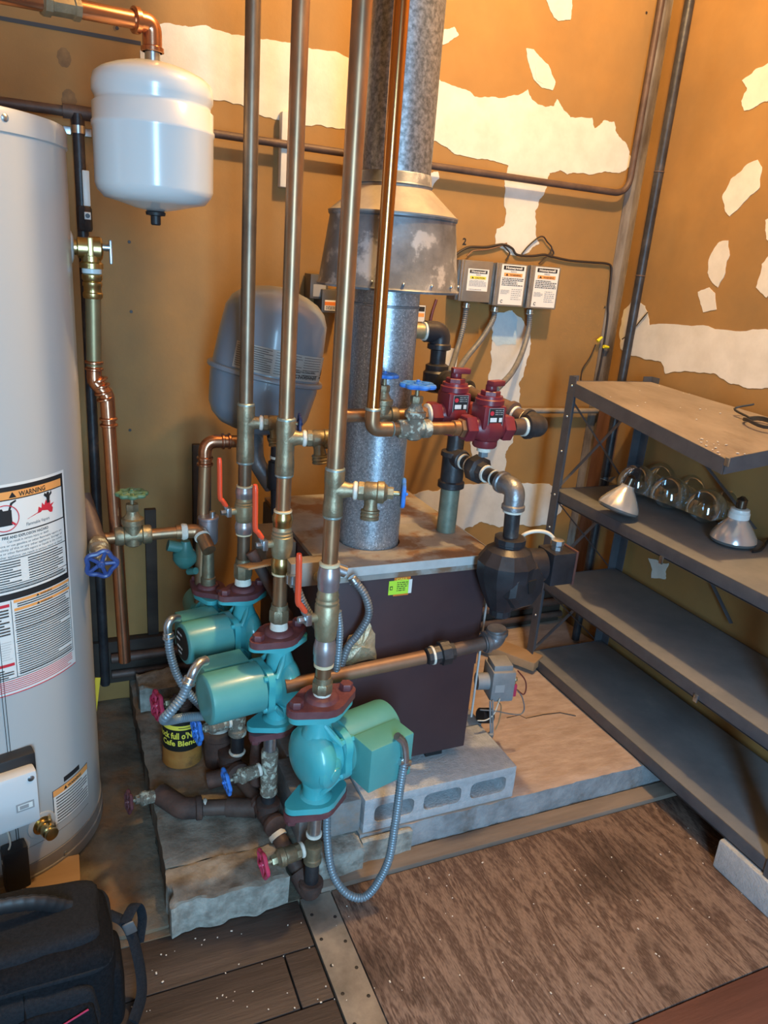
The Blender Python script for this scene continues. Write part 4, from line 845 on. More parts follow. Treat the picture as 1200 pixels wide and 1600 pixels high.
# ================================================================== PUMPS
def oval(hl, hw, n=8):                    # two-bolt flange outline
    pts = []; r = hw * .42
    for sx in (1, -1):
        for k in range(n + 1):
            a = R3(-62 + 124 * k / n); pts.append((sx * (hl - r + r * math.cos(a)), sx * r * math.sin(a)))
        pts.append((sx * hw * .35, sx * hw * .93)); pts.append((0, sx * hw)) ; pts.append((-sx * hw * .35, sx * hw * .93))
    return pts
def pump(c, deg, label, s=1.0, group=None, conduit_=True, label_disc=False, cast='tealcast', body='teal', ang2=0, hide_bolts=False):
    T = Matrix.Translation(Vector(c)) @ Matrix.Rotation(R3(deg), 4, 'Z') @ Matrix.Scale(s, 4)
    t = thing('circulator_pump', label, 'pump', Vector(c) - Vector((0, 0, .1 * s)), group); X = (1, 0, 0); Zz = (0, 0, 1)
    Tz = lambda z: Matrix.Translation((0, 0, z))
    v = MB(T).lathe((-.038, 0, 0), X, [(0, .014), (.002, .030), (.006, .040), (.014, .049), (.024, .0525), (.032, .0515), (.040, .046), (.046, .040), (.060, .039)], 40)
    v.lathe((-.006, 0, .020), (.06, 0, 1), [(0, .030), (.022, .026), (.040, .021), (.054, .0215), (.060, .027)], 24).lathe((-.006, 0, -.020), (.06, 0, -1), [(0, .030), (.022, .024), (.040, .0195), (.054, .021), (.060, .028)], 24)
    v.lathe((-.004, -.038, -.010), (.30, -1, 0), [(0, .026), (.006, .024), (.009, .018), (.010, .012), (.013, .011), (.014, .004)], 28)
    for sy in (1, -1):
        for sz in (1, -1):
            v.tube([(-.012, sy * .010, sz * .078), (.004, sy * .026, sz * .050), (.018, sy * .036, sz * .030)], [.003, .006, .004], 8)
    part('volute', v, M[cast], t)
    part('flange', MB(T).prism(oval(.058, .036), .011, Tz(.079)), M[cast], t); part('flange', MB(T).prism(oval(.058, .036), .011, Tz(-.090)), M[cast], t)
    Ty = Matrix(((0, 0, 1, .023), (1, 0, 0, 0), (0, 1, 0, 0), (0, 0, 0, 1))); pl = []
    for k in range(32):
        a = 2 * math.pi * k / 32; pl.append((.0475 * (1 + .11 * math.cos(4 * (a - math.pi / 4))) * math.cos(a), .0475 * (1 + .11 * math.cos(4 * (a - math.pi / 4))) * math.sin(a)))
    part('motor_flange', MB(T).prism(pl, .013, Ty), M[cast], t)
    for a in (45, 135, 225, 315): y, z = .046 * math.cos(R3(a)), .046 * math.sin(R3(a)); part('motor_bolt', MB(T).lathe((.016, y, z), X, [(0, .006), (.020, .006), (.026, .0055), (.027, .003)], 6), M[cast], t)
    part('motor', MB(T).lathe((.036, 0, 0), X, [(0, .041), (.003, .0465), (.098, .0465), (.103, .0455), (.1055, .042), (.1060, .036), (.1045, .012)], 44), M[body], t)
    part('wiring_box', MB(T).box((.085, -.058, -.002), (.088, .048, .080), None, .003), M[body], t)
    part('box_screw', MB(T).lathe((.122, -.0822, -.022), (0, -1, 0), [(0, .0032), (.001, .0032), (.002, .0015)], 10), M['zinc'], t)
    if label_disc:
        part('maker_disc', MB(T).lathe((.1410, 0, 0), X, [(0, .037), (.0022, .037), (.0025, .035)], 32), M['black'], t, 'black printed end disc')
        pl_ = planefn(T @ Vector((.1437, 0, 0)), T.to_3x3() @ Vector((0, 1, 0)), (0, 0, 1), .0004); A_ = Art(pl_, 1)
        for (xx, yy_, w_) in ((-.02, .018, .034), (-.026, .004, .02), (-.022, -.014, .03), (-.015, -.026, .026)): A_.lines(xx * s, yy_ * s, (xx + w_) * s, (yy_ + .008) * s, 1, 'w', int(abs(xx * 900)), fill=.6)
        part('disc_print', A_.mb, INKM, t)
    R_ = Matrix.Rotation(R3(ang2), 4, 'Z')
    for zz, sg in ((.091, 1), (-.104, -1)):
        f = MB(T).prism(oval(.062, .040) if sg > 0 else oval(.060, .034), .013, R_ @ Tz(zz)).lathe((0, 0, zz + (.012 if sg > 0 else .001)), (0, 0, sg), [(0, .028), (.006, .025), (.008, .022)], 22)
        part('iron_flange', f, M['maroon'], t, 'maroon cast-iron bolt flange')
        for sx in (1, -1):
            bb = MB(T)
            p = (R_ @ Vector((sx * .047, 0, 0))).to_3d()
            bb.hexa((p.x, p.y, zz + (.013 if sg > 0 else 0)), (p.x, p.y, zz + (.024 if sg > 0 else -.010)), .0108)
            part('flange_bolt', bb, M['maroon'], t)
    return t, T
def riser(name_label, x, y, r, py_top_pipe_end, segs, m='copper'):
    t = thing('copper_riser', name_label, 'pipe', (x, y, ZV(x, y, segs[-1][1])))
    for a, b in segs:
        za = ZC if a is None else ZV(x, y, a); part('pipe', MB().cyl((x, y, ZV(x, y, b)), (x, y, za), r), M[m], t)
    return t
def adapter(parent, x, y, pa, pb, pc, pd):
    za, zb, zc, zd = (ZV(x, y, q) for q in (pa, pb, pc, pd)); o = (x, y, zb)
    part('adapter', MB().lathe((x, y, zb), Z, [(0, .0175), (za - zb, .0165)], 20).hexa((x, y, zc), (x, y, zb + .002), .0205, 0, 8), M['bronze'], parent)
    part('pipe_dope', MB().lathe((x, y, zd), Z, [(0, .0185), (.003, .0185), (zc - zd, .0165)], 20), M['tape'], parent, 'white pipe dope ring')
# --- front riser and pump
x3, y3 = .432, 1.157; zt = ZV(x3, y3, 1087); zb = ZV(x3, y3, 1262); zc3 = (zt + zb) / 2; s3 = (zt - zb) / .214
r3 = riser('thick copper riser nearest the camera, dropping into the front pump', x3, y3, .0148, 0, [(None, 742), (800, 880), (1036, 1062)])
c = tee(r3, x3, y3, ZV(x3, y3, 733), ZV(x3, y3, 806), ZV(x3, y3, 764), (1, -.42, 0), .0148, M['bronze'], .036)
drain(c, (1, -.42, 0), 'drain valve with blue handwheel sticking out of the front riser', 1.05, M['blue'], .0245, sd=(-.05, -.1, -1))
adapter(r3, x3, y3, 1056, 1066, 1080, 1090)
ball_valve(x3, y3, ZV(x3, y3, 876), ZV(x3, y3, 1042), 'brass ball valve with red lever on the front riser, lowest of three', 1.12, st=(-1, -.12, 0))
p3, T3 = pump((x3, y3, zc3), 16, 'turquoise pump nearest the camera with square wiring box in front', s3)
# --- middle riser
x2, y2 = .386, 1.305; zt2 = ZV(x2, y2, 985); zb2 = ZV(x2, y2, 1140)
r2 = riser('middle copper riser of the front three', x2, y2, .0142, 0, [(None, 662), (742, 800), (892, 948)])
c = tee(r2, x2, y2, ZV(x2, y2, 655), ZV(x2, y2, 742), ZV(x2, y2, 684), (1, -.20, 0), .0150, M['bronze'], .034)
dv = drain(c, (1, -.20, 0), 'bronze drain cock with bare square stem on the middle riser', 1.0, None, sd=(.1, -.1, -1))
adapter(r2, x2, y2, 943, 952, 970, 981)
ball_valve(x2, y2, ZV(x2, y2, 795), ZV(x2, y2, 898), 'brass ball valve with red lever and golden rings on the middle riser', 1.05, chrome=False, st=(-1, -.12, 0))
s2 = (zt2 - zb2) / .214
pump((x2, y2, (zt2 + zb2) / 2), 190, 'green pump in the middle with motor pointing left, between two others', s2, ang2=14)
# --- rear riser
x1, y1 = .354, 1.485; zt1 = ZV(x1, y1, 918); zb1 = zt1 - .214 * .98
r1 = riser('left darker copper riser of the front three', x1, y1, .0138, 0, [(None, 638), (720, 758), (828, 880)], 'copperdark')
c = tee(r1, x1, y1, ZV(x1, y1, 632), ZV(x1, y1, 722), ZV(x1, y1, 660), (1, -.18, 0), .0152, M['bronze'], .030)
drain(c, (1, -.18, 0), 'bronze drain cock on the left riser partly behind the middle riser', 1.0, M['bluedark'], .020, sd=(.1, -.1, -1))
adapter(r1, x1, y1, 872, 880, 902, 912)
ball_valve(x1, y1, ZV(x1, y1, 757), ZV(x1, y1, 836), 'brass ball valve with red lever on the left riser, farthest back', 1.02, st=(-1, -.15, 0))
pump((x1, y1, zt1 - .105), 192, 'rear teal pump facing left with black printed end disc', .98, ang2=10, label_disc=True)
# --- fourth pump, only its flange and part show behind
x4, y4 = .300, 1.60; zt4 = ZV(x4, y4, 912)
pump((x4, y4, zt4 - .105), 88, 'mostly hidden teal pump under the round air vent can', .95, ang2=30)
t = thing('air_vent', 'round nickel air vent can on a brass neck behind left riser', 'air vent', (x4, y4, zt4))
za, zb_ = ZV(x4, y4, 806), ZV(x4, y4, 850); zc, zd = ZV(x4, y4, 888), ZV(x4, y4, 914)
part('can', MB().lathe((x4, y4, zb_), Z, [(0, .012), (.003, .019), (.008, .0215), (za - zb_ - .008, .0215), (za - zb_ - .006, .0235), (za - zb_ - .002, .0235), (za - zb_, .021)], 32), M['chrome'], t)
part('cap', MB().cyl((x4 + .008, y4 - .006, za), (x4 + .008, y4 - .006, za + .012), .0065), M['zinc'], t)
part('neck', MB().lathe((x4, y4, zd), Z, [(0, .016), (.003, .017), (.02, .017), (.022, .014), (.03, .014), (zb_ - zd, .012)], 20), M['bronze'], t)

# --- conduits of the pumps
def W3(T, p): return T @ Vector(p)
yb = 1.09
conduit([PY(632, 1190, yb), PY(626, 1225, yb), PY(617, 1290, yb), PY(605, 1350, yb), PY(575, 1398, yb + .01), PY(545, 1398, yb + .02), PY(520, 1365, yb + .045), PY(511, 1310, yb + .07), PY(511, 1262, yb + .09)], .0088, 'flexblue', 'blue-gray flexible conduit hanging in a deep U below front pump', con=(False, False))
t = thing('conduit_elbow', 'small zinc conduit elbow at right end of front pump box', 'conduit fitting', PY(632, 1195, yb))
part('elbow', MB().tube(spline([PY(620, 1150, yb), PY(630, 1160, yb), PY(633, 1180, yb), PY(632, 1200, yb)], 6), .008, 14), M['zinc'], t); part('clamp', MB().cyl(PY(624, 1190, yb), PY(640, 1192, yb), .007), M['zinc'], t)
conduit([PY(296, 1062, 1.25), PY(285, 1088, 1.245), PY(268, 1110, 1.24), PY(256, 1124, 1.25), PY(268, 1125, 1.30), PY(290, 1121, 1.33), PY(330, 1118, 1.38)], .0098, 'flexblue', 'flexible conduit from middle pump crossing in front of the coffee can', con=(True, False))
t = thing('conduit_elbow', 'zinc conduit elbow at the rear left of middle pump', 'conduit fitting', PY(298, 1062, 1.25))
part('elbow', MB().tube(spline([PY(322, 1032, 1.27), PY(312, 1036, 1.26), PY(303, 1048, 1.25), PY(297, 1062, 1.25)], 6), .0095, 14), M['zinc'], t)
conduit([PY(428, 1140, 1.36), PY(450, 1133, 1.34), PY(470, 1128, 1.30), PY(500, 1122, 1.25)], .0075, 'flex', 'dark flexible conduit behind front pump and drop pipe', con=(False, False))
conduit([PY(263, 992, 1.44), PY(266, 1020, 1.435), PY(277, 1055, 1.43), PY(296, 1084, 1.42), PY(322, 1110, 1.42), PY(345, 1130, 1.45)], .0092, 'flexblue', 'flexible conduit falling from rear pump behind the crossing one', con=(True, False))
t = thing('conduit_elbow', 'zinc conduit elbow at the left end of rear pump', 'conduit fitting', PY(263, 990, 1.44))
part('elbow', MB().tube(spline([PY(278, 966, 1.46), PY(268, 968, 1.445), PY(262, 978, 1.44), PY(263, 992, 1.44)], 6), .009, 14), M['zinc'], t)

# ================================================================== LOWER VALVES AND MANIFOLD
def vpipe(x, y, pa, pb, r, m, parent, name='nipple'): part(name, MB().cyl((x, y, ZV(x, y, pb)), (x, y, ZV(x, y, pa)), r), M[m], parent)
t = thing('drop_pipe', 'front drop leg below nearest pump ending in iron elbow at floor', 'pipe', (x3, y3, 0))
vpipe(x3, y3, 1255, 1305, .0140, 'zinc', t); vpipe(x3, y3, 1340, 1378, .0150, 'blackiron', t)
part('pipe_dope', MB().lathe((x3, y3, ZV(x3, y3, 1304)), Z, [(0, .0165), (.005, .0165), (.006, .0145)], 20), M['tape'], t)
part('tee', MB().lathe((x3, y3, ZV(x3, y3, 1346)), Z, [(0, .016), (.002, .019), (.012, .019), (.014, .0165), (.032, .0165), (.034, .019), (.046, .019), (.048, .016)], 20), M['bronze'], t)
zq = ZV(x3, y3, 1322); pr = Vector((x3, y3, zq))
drain(pr + Vector((-.024, -.002, 0)), (-1, -.10, -.05), 'valve with pink-red handwheel at the foot of front drop leg', 1.05, M['pink'], .028, spout=False, wn=5)
p1_ = PY(432, 1312, 1.225); el = Vector((x3, y3, .026)); p2_ = Vector((.372, 1.305, .115))
part('elbow', MB().tube(fillet([(x3, y3, .055), (x3, y3, .024), el.lerp(p2_, .25)], .02), .0235, 18).lathe((x3, y3, .040), Z, [(0, .022), (.003, .026), (.012, .026), (.014, .023)], 20), M['rust'], t)
part('pipe', MB().cyl(el.lerp(p2_, .1), el.lerp(p2_, .95), .0165), M['rustpipe'], t)
part('pipe_dope', MB().cyl(el.lerp(p2_, .70), el.lerp(p2_, .76), .0195), M['tape'], t)
t = thing('iron_manifold', 'rusty iron pipe manifold lying on the pad beneath the pumps', 'pipe', (.36, 1.31, .08))
q = Vector((x2 - .010, y2, .118)); m2 = Vector((.335, 1.50, .118)); m3 = Vector((.30, 1.66, .118))
def fat_tee(a, b, c_, r=.026, k=.045):
    a, b, c_ = Vector(a), Vector(b), Vector(c_); d = (b - a).normalized()
    return MB().lathe(c_ - d * k, d, [(0, r * .85), (.003, r), (.014, r), (.017, r * .86), (2 * k - .017, r * .86), (2 * k - .014, r), (2 * k - .003, r), (2 * k, r * .85)], 22).lathe(c_, Z, [(0, r * .9), (.022, r * .86), (.024, r), (.036, r), (.038, r * .8)], 22)
part('tee', fat_tee(p2_, m2, q), M['rust'], t)
part('pipe', MB().cyl(q, m2, .017), M['rustpipe'], t)
part('tee', fat_tee(q, m3, m2, .029, .05), M['rust'], t)
part('pipe', MB().cyl(m2, m3, .018), M['rustpipe'], t)
for k, (a, b, r_) in enumerate((((.275, 1.47, .105), (.335, 1.46, .118), .020), ((.21, 1.40, .100), (.30, 1.37, .105), .0175), ((.30, 1.37, .105), (.36, 1.34, .11), .021))):
    part('pipe', MB().cyl(a, b, r_), M['rustpipe'] if k else M['rust'], t)
part('elbow', MB().tube(fillet([(.165, 1.46, .105), (.205, 1.40, .102), (.24, 1.39, .102)], .03), .024, 18).lathe((.232, 1.391, .102), (1, -.1, 0), [(0, .023), (.003, .027), (.014, .027), (.016, .022)], 20), M['rust'], t)
part('pipe_dope', MB().lathe((.250, 1.389, .102), (1, -.1, 0), [(0, .0185), (.004, .020), (.008, .0185)], 18), M['tape'], t)
part('tee', MB().lathe((.314, 1.548, .09), Z, [(0, .030), (.05, .034), (.075, .032), (.08, .036), (.10, .036), (.104, .030)], 24), M['rust'], t)
part('pipe_dope', MB().lathe((.314, 1.548, .193), Z, [(0, .030), (.008, .032), (.010, .024)], 22), M['tape'], t)
part('nipple', MB().cyl((.314, 1.548, .19), (.314, 1.548, .25), .022), M['rust'], t)
t = thing('drop_pipe', 'drop leg with crusty bronze gate below the middle pump', 'pipe', (x2 - .012, y2, .14))
xa = x2 - .010
vpipe(xa, y2, 1135, 1178, .0142, 'zinc', t); vpipe(xa, y2, 1225, 1268, .0150, 'blackiron', t)
zb_, za = ZV(xa, y2, 1240), ZV(xa, y2, 1170)
part('valve_body', MB().lathe((xa, y2, zb_), Z, [(0, .0165), (.004, .019), (.016, .019), (.02, .0165), (.032, .019), (.05, .019), (.06, .0165), (za - zb_ - .018, .0185), (za - zb_ - .004, .0185), (za - zb_, .016)], 22), M['crust'], t)
drain((xa - .022, y2 - .002, ZV(xa, y2, 1198)), (-1, -.1, -.12), 'bright blue handwheel valve with white crust below the middle pump', .92, M['blue'], .027, spout=False, sm='crust', wn=6)
part('pipe_dope', MB().lathe((xa, y2, ZV(xa, y2, 1270)), Z, [(0, .0165), (.004, .0185), (.007, .016)], 20), M['tape'], t)
t = thing('drop_pipe', 'drop leg below rear pump seen left of middle pump flange', 'pipe', (.338, 1.47, .13))
xb_, yb_ = .338, 1.445
vpipe(xb_, yb_, 1140, 1175, .0155, 'blackiron', t); zb_, za = ZV(xb_, yb_, 1148), ZV(xb_, yb_, 1095)
part('valve_body', MB().lathe((xb_, yb_, zb_), Z, [(0, .017), (.004, .021), (.016, .021), (.02, .0175), (za - zb_ - .02, .02), (za - zb_, .020)], 22), M['crust'], t)
part('pipe_dope', MB().lathe((xb_, yb_, ZV(xb_, yb_, 1176)), Z, [(0, .018), (.004, .0195), (.007, .017)], 20), M['tape'], t)
vpipe(xb_, yb_, 1060, 1100, .0155, 'blackiron', t)
drain((xb_ - .020, yb_ - .004, ZV(xb_, yb_, 1123)), (-1, -.18, 0), 'blue handwheel valve just right of coffee can', .95, M['blue'], .030, spout=False, sm='crust', wn=6)
part('cast_leg', MB().lathe((.372, 1.38, .20), Z, [(-.06, .012), (-.05, .020), (.02, .020), (.06, .017), (.10, .015)], 18), M['rust'], t, 'rust brown rounded casting')
# dark handwheel at far left on pad and the pink wheel behind conduits
t = drain(Vector((.166, 1.455, .106)), (-.8, -.15, .1), 'crusted drain valve with dark red handwheel lying at left end of manifold', .9, M['maroon'], .024, spout=False, sm='crust', wn=6)
t = gate_valve(PY(292, 1092, 1.62), (-1, -.25, .10), (.2, 0, 1), 'valve with reddish pink handwheel behind the crossing conduits', .9, M['pink'], .034, 'rust', 6)
# ================================================================== RETURN PIPE across the boiler
t = thing('return_pipe', 'brown iron return pipe running across boiler front with hex union', 'pipe', PY(640, 1033, 1.24))
pe = PY(775, 1000, 1.235); px_ = PY(446, 1072, 1.262); un = PY(693, 1020, 1.243); d = (px_ - pe).normalized()
part('pipe', MB().cyl(un + d * .045, px_, .0150), M['copperfloor'], t, 'copper-brown section')
part('pipe', MB().cyl(pe, un, .0150), M['rustpipe'], t)
part('union', MB().lathe(un - d * .024, d, [(0, .019), (.010, .020), (.012, .027), (.032, .027), (.034, .020), (.050, .019), (.062, .019), (.064, .016)], 8), M['blackiron'], t)
part('pipe_dope', MB().cyl(un + d * .024, un + d * .029, .0205), M['tape'], t)
pu = PY(777, 968, 1.235)
part('elbow', MB().tube(fillet([pe + d * .032, pe, pe + (pu - pe).normalized() * .03], .022), .021, 18).lathe(pe + d * .018, d, [(0, .021), (.002, .0245), (.010, .0245), (.012, .02)], 20).lathe(pe + Vector((0, 0, .014)), Z, [(0, .021), (.002, .0245), (.010, .0245), (.012, .02)], 20), M['grayiron'], t)
# ================================================================== BLACK BOILER CIRCULATOR
bx_, by_ = pe.x, 1.235
zt_ = ZV(bx_, by_, 838); zb_ = ZV(bx_, by_, 962); Hh = zt_ - zb_
t = thing('boiler_circulator', 'big black faceted circulator at right corner of boiler', 'pump', (bx_, by_, zb_))
part('volute', MB().lathe((bx_, by_, zb_), Z, [(0, .020), (.004, .024), (.018, .024), (.022, .030), (Hh * .38, .052), (Hh * .55, .064), (Hh * .70, .064), (Hh * .84, .048), (Hh * .90, .031), (Hh * .92, .031), (Hh * .93, .034), (Hh * .99, .034), (Hh, .028)], 12, ph=.2), M['blackpaint'], t, ang=24)
fd = Vector((.25, -1, 0)).normalized(); fc = Vector((bx_ + .022, by_ - .020, zb_ + Hh * .47))
part('front_cover', MB().lathe(fc, fd, [(0, .058), (.024, .054), (.034, .044), (.036, .015)], 8, ph=.35), M['blackpaint'], t, ang=20)
part('cover_nub', MB().prism([(-.013, .018), (.013, .018), (.006, -.012), (-.006, -.012)], .003, Matrix.Translation(fc + fd * .0355) @ frame_rot(fd).to_4x4() @ Matrix(((0, 0, 1, 0), (1, 0, 0, 0), (0, 1, 0, 0), (0, 0, 0, 1)))), M['black'], t)
md = Vector((1, -.10, .02)).normalized(); mc = Vector((bx_, by_, zb_ + Hh * .62))
part('motor_neck', MB().lathe(mc, md, [(.03, .040), (.085, .036), (.088, .030)], 24), M['blackpaint'], t)
bc = mc + md * .118 + Vector((0, 0, -.002))
part('motor_box', MB().box(bc, (.058, .062, .074), None, .004), M['blackpaint'], t)
part('box_edge', MB().bx(bc.x + .0285, bc.x + .034, bc.y - .032, bc.y + .032, bc.z - .038, bc.z + .040, .001), M['redboard'], t, 'brown end plate')
bt = bc + Vector((-.004, -.002, .037))
part('cable_clamp', MB().lathe(bt, Z, [(0, .013), (.008, .013), (.010, .010), (.012, .015), (.022, .015), (.024, .010)], 8), M['zinc'], t)
part('cable', MB().tube(spline([bt + Vector((0, 0, .018)), PY(872, 850, by_), PY(858, 834, by_), PY(838, 830, by_), PY(818, 836, by_ + .01), PY(808, 852, by_ + .02), PY(806, 878, by_ + .03)], 6), .0042, 10), M['wirewhite'], t, 'white power cable loop')
t = thing('supply_branch', 'black iron branch from boiler tee with union and silver elbow', 'pipe', (.83, 1.45, .70))
NX, NY = .832, 1.455; bz = ZV(NX, NY, 740)
part('nipple', MB().cyl((NX, NY, .7005), (NX, NY, ZV(NX, NY, 755)), .0225), M['greenpipe'], t)
part('tee', MB().lathe((NX, NY, ZV(NX, NY, 762)), Z, [(0, .026), (.003, .031), (.016, .031), (.019, .0265), (ZV(NX, NY, 705) - ZV(NX, NY, 762) - .012, .0265), (ZV(NX, NY, 705) - ZV(NX, NY, 762) - .010, .031), (ZV(NX, NY, 705) - ZV(NX, NY, 762), .030), (ZV(NX, NY, 705) - ZV(NX, NY, 762) + .002, .024)], 24), M['blackiron'], t)
zt_ = PY(796, 765, by_).z; eb = Vector((bx_ - .004, by_, zt_)); ta = Vector((NX, NY, zt_ + .012)); dd = (eb - ta).normalized(); Lb = (eb - ta).length
part('branch_pipe', MB().cyl(ta, eb, .0155).lathe(ta, dd, [(.0, .024), (.034, .022), (.036, .019)], 20), M['blackiron'], t)
part('pipe_dope', MB().cyl(ta + dd * .038, ta + dd * .043, .018).cyl(ta + dd * .062, ta + dd * .066, .020).cyl(ta + dd * .122, ta + dd * .127, .0195).cyl(ta + dd * .150, ta + dd * .153, .0175), M['tape'], t)
part('union', MB().lathe(ta + dd * .066, dd, [(0, .020), (.010, .021), (.014, .031), (.036, .031), (.040, .022), (.054, .020)], 8), M['blackiron'], t)
part('elbow', MB().tube(fillet([eb - dd * .040, eb, eb - Vector((0, 0, .040))], .028, 12), .0215, 20).lathe(eb - Vector((0, 0, .045)), Z, [(0, .022), (.002, .0245), (.010, .0245), (.013, .022)], 22).lathe(eb - dd * .05, dd, [(0, .020), (.002, .024), (.010, .024), (.013, .021)], 22), M['grayiron'], t, 'silver-gray elbow')
part('drop_nipple', MB().cyl(eb - Vector((0, 0, .04)), (bx_, by_, ZV(bx_, by_, 842)), .0165), M['blackiron'], t)
part('pipe_dope', MB().cyl(eb - Vector((0, 0, .050)), eb - Vector((0, 0, .045)), .0205), M['tape'], t)
part('riser_nipple', MB().cyl((NX, NY, ZV(NX, NY, 710)), (NX, NY, 1.0), .0195), M['blackiron'], t)
# ================================================================== SUPPLY MANIFOLD, RED VALVES
yf, yr = 1.27, 1.350
zf_ = PY(760, 668, yf).z; zr_ = PY(700, 648, yr).z
me_ = PY(846, 660, yf); me_.z = zf_; mv = Vector((me_.x, yf, zf_)); mb_ = PY(681, 592, 1.555)
t = thing('supply_manifold', 'rusty dark iron manifold with tees behind the red valves', 'pipe', mv)
dm = (mb_ - mv).normalized(); Lm = (mb_ - mv).length
part('pipe', MB().cyl(mv, mb_, .0170), M['rustpipe'], t)
part('elbow', MB().tube(fillet([mv + Vector((-.038, 0, 0)), mv, mv + dm * .038], .024, 10), .0225, 18).lathe(mv + Vector((-.040, 0, 0)), X_, [(0, .021), (.002, .0255), (.011, .0255), (.013, .021)], 20).lathe(mv + dm * .03, dm, [(0, .021), (.002, .0255), (.010, .0255), (.012, .019)], 20), M['blackiron'], t)
part('pipe', MB().cyl((.855, yf, zf_), mv, .0170), M['rustpipe'], t)
part('pipe_dope', MB().cyl(mv + Vector((-.046, 0, 0)), mv + Vector((-.040, 0, 0)), .0195).cyl(mv + dm * .042, mv + dm * .046, .0190), M['tape'], t)
for fr_, r_ in ((.36, .027), (.80, .029)):
    c_ = mv + dm * (Lm * fr_)
    part('tee', MB().lathe(c_ - dm * .040, dm, [(0, r_ * .85), (.003, r_), (.012, r_), (.015, r_ * .86), (.065, r_ * .86), (.068, r_), (.077, r_), (.080, r_ * .85)], 22), M['rustpipe'] if fr_ < .5 else M['blackiron'], t)
    part('pipe_dope', MB().cyl(c_ - dm * .045, c_ - dm * .040, .0195).cyl(c_ + dm * .040, c_ + dm * .045, .0195), M['tape'], t)
rv_x = PY(707, 640, yr).x; 
part('pipe', MB().cyl((rv_x + .04, yr, zr_), (mv + dm * (Lm * .42)).to_tuple(), .0165), M['rustpipe'], t)
cb_ = mb_; part('tee', MB().lathe(cb_ - Vector((0, 0, .03)), Z, [(0, .022), (.005, .031), (.045, .031), (.05, .027), (.062, .027), (.066, .020)], 22), M['blackiron'], t)
eu = PY(672, 518, 1.555); cu = Vector((cb_.x, 1.555, eu.z))
part('nipple', MB().cyl(cb_ + Vector((0, 0, .03)), cu, .0185), M['blackiron'], t)
part('elbow', MB().tube(fillet([cu - Vector((0, 0, .034)), cu, cu + Vector((-.040, 0, 0))], .030, 12), .0240, 18).lathe(cu - Vector((0, 0, .040)), Z, [(0, .023), (.002, .0275), (.012, .0275), (.015, .024)], 20), M['blackpaint'], t)
part('pipe_dope', MB().cyl(cu + Vector((-.040, 0, 0)), cu + Vector((-.045, 0, 0)), .021), M['tape'], t)
part('pipe', MB().cyl(cu + Vector((-.03, 0, 0)), cu + Vector((-.20, 0, 0)), .0175), M['brassdull'], t)
def flow_valve(x, y, z, label, s=1.0, bottom=False, capy=0):
    T = Matrix.Translation((x, y, z)) @ Matrix.Scale(s, 4); t = thing('flow_valve', label, 'valve', (x, y, z - .03))
    b = MB(T).hexa((-.058, 0, 0), (-.034, 0, 0), .030, 0, 6).hexa((.034, 0, 0), (.058, 0, 0), .030, 0, 6)
    b.lathe((-.038, 0, 0), X_, [(0, .022), (.010, .024), (.025, .036), (.052, .036), (.066, .026), (.076, .022)], 20)
    b.lathe((0, 0, -.042), Z, [(0, .024), (.004, .027), (.016, .027), (.018, .022), (.03, .030)], 20)
    part('body', b, M['redcast'], t)
    part('bonnet', MB(T).bx(-.027, .027, -.030, .027, 0, .052, .006).lathe((0, 0, .050), Z, [(0, .027), (.002, .031), (.012, .031), (.014, .028), (.020, .027)], 24), M['redcast'], t)
    part('cap_nut', MB(T).hexa((0, 0, .068), (0, 0, .080), .021).hexa((0, 0, .080), (0, 0, .092), .012, 0, 12), M['redcast'], t)
    part('lever', MB(T).box((.008, -.004, .096), (.040, .020, .012), Matrix.Rotation(R3(20 if bottom else -8), 3, 'Z'), .003), M['redcast'], t)
    A = Art(planefn((x - .017 * s, y - .0305 * s, z - .002), (1, 0, 0), (0, 0, 1), .0004), 1); w = .036 * s; h = .050 * s
    A.rect(0, 0, w, h, 'g', 1); A.rect(.001, .001, w - .001, h - .001, 'k', 2); A.ring(.007, h - .010, .0045, .0044, 'r', 3, 16); A.rect(.004, h * .42, .019, h * .60, 'w', 3); A.rect(.024, h * .42, .031, h * .60, 'w', 3)
    A.lines(.014, h * .7, .033, h * .95, 3, 'g', 5, fill=.4); A.lines(.004, h * .05, .033, h * .33, 4, 'g', 6, fill=.35)
    part('data_plate', A.mb, INKM, t, 'black data plate with small printing')
    if bottom:
        part('drain_plug', MB(T).cyl((0, 0, -.052), (0, 0, -.041), .0155), M['tape'], t, 'white sealed plug neck')
        part('plug_head', MB(T).box((0, 0, -.058), (.016, .016, .014), None, .002), M['flexblue'], t)
    return t
flow_valve(PY(760, 668, yf).x, yf, zf_, 'dark red flow valve in front with white-ringed bottom plug', .94, True)
flow_valve(rv_x, yr, zr_, 'dark red flow valve at rear left with flat red lever on top', .96, False)
# right copper riser feeding the front red valve
e4 = Vector((PY(580, 678, yf).x, yf, PY(580, 678, yf).z)); e4.z = zf_ - .006; x4_ = e4.x
t = thing('copper_riser', 'shiny golden copper riser at right that elbows into the front red valve', 'pipe', e4)
rr4 = .0126
vxl = PY(728, 672, yf).x
part('pipe', MB().cyl((x4_, yf, zf_ + .035), (x4_ - .004, yf, ZC), rr4), M['coppergold'], t)
part('elbow', MB().tube(fillet([(x4_, yf, zf_ + .04), (x4_, yf, zf_), (x4_ + .04, yf, zf_)], .026, 12), rr4 * 1.14, 18), M['copper'], t)
part('solder_ring', MB().lathe((x4_, yf, zf_ + .036), Z, [(0, .013), (.001, .0152), (.004, .0152), (.006, .013)], 18).lathe((x4_ + .040, yf, zf_), X_, [(0, .013), (.001, .0150), (.003, .0150), (.004, .013)], 18), M['solder'], t)
part('pipe', MB().cyl((x4_ + .03, yf, zf_), (vxl - .02, yf, zf_), rr4), M['copper'], t)
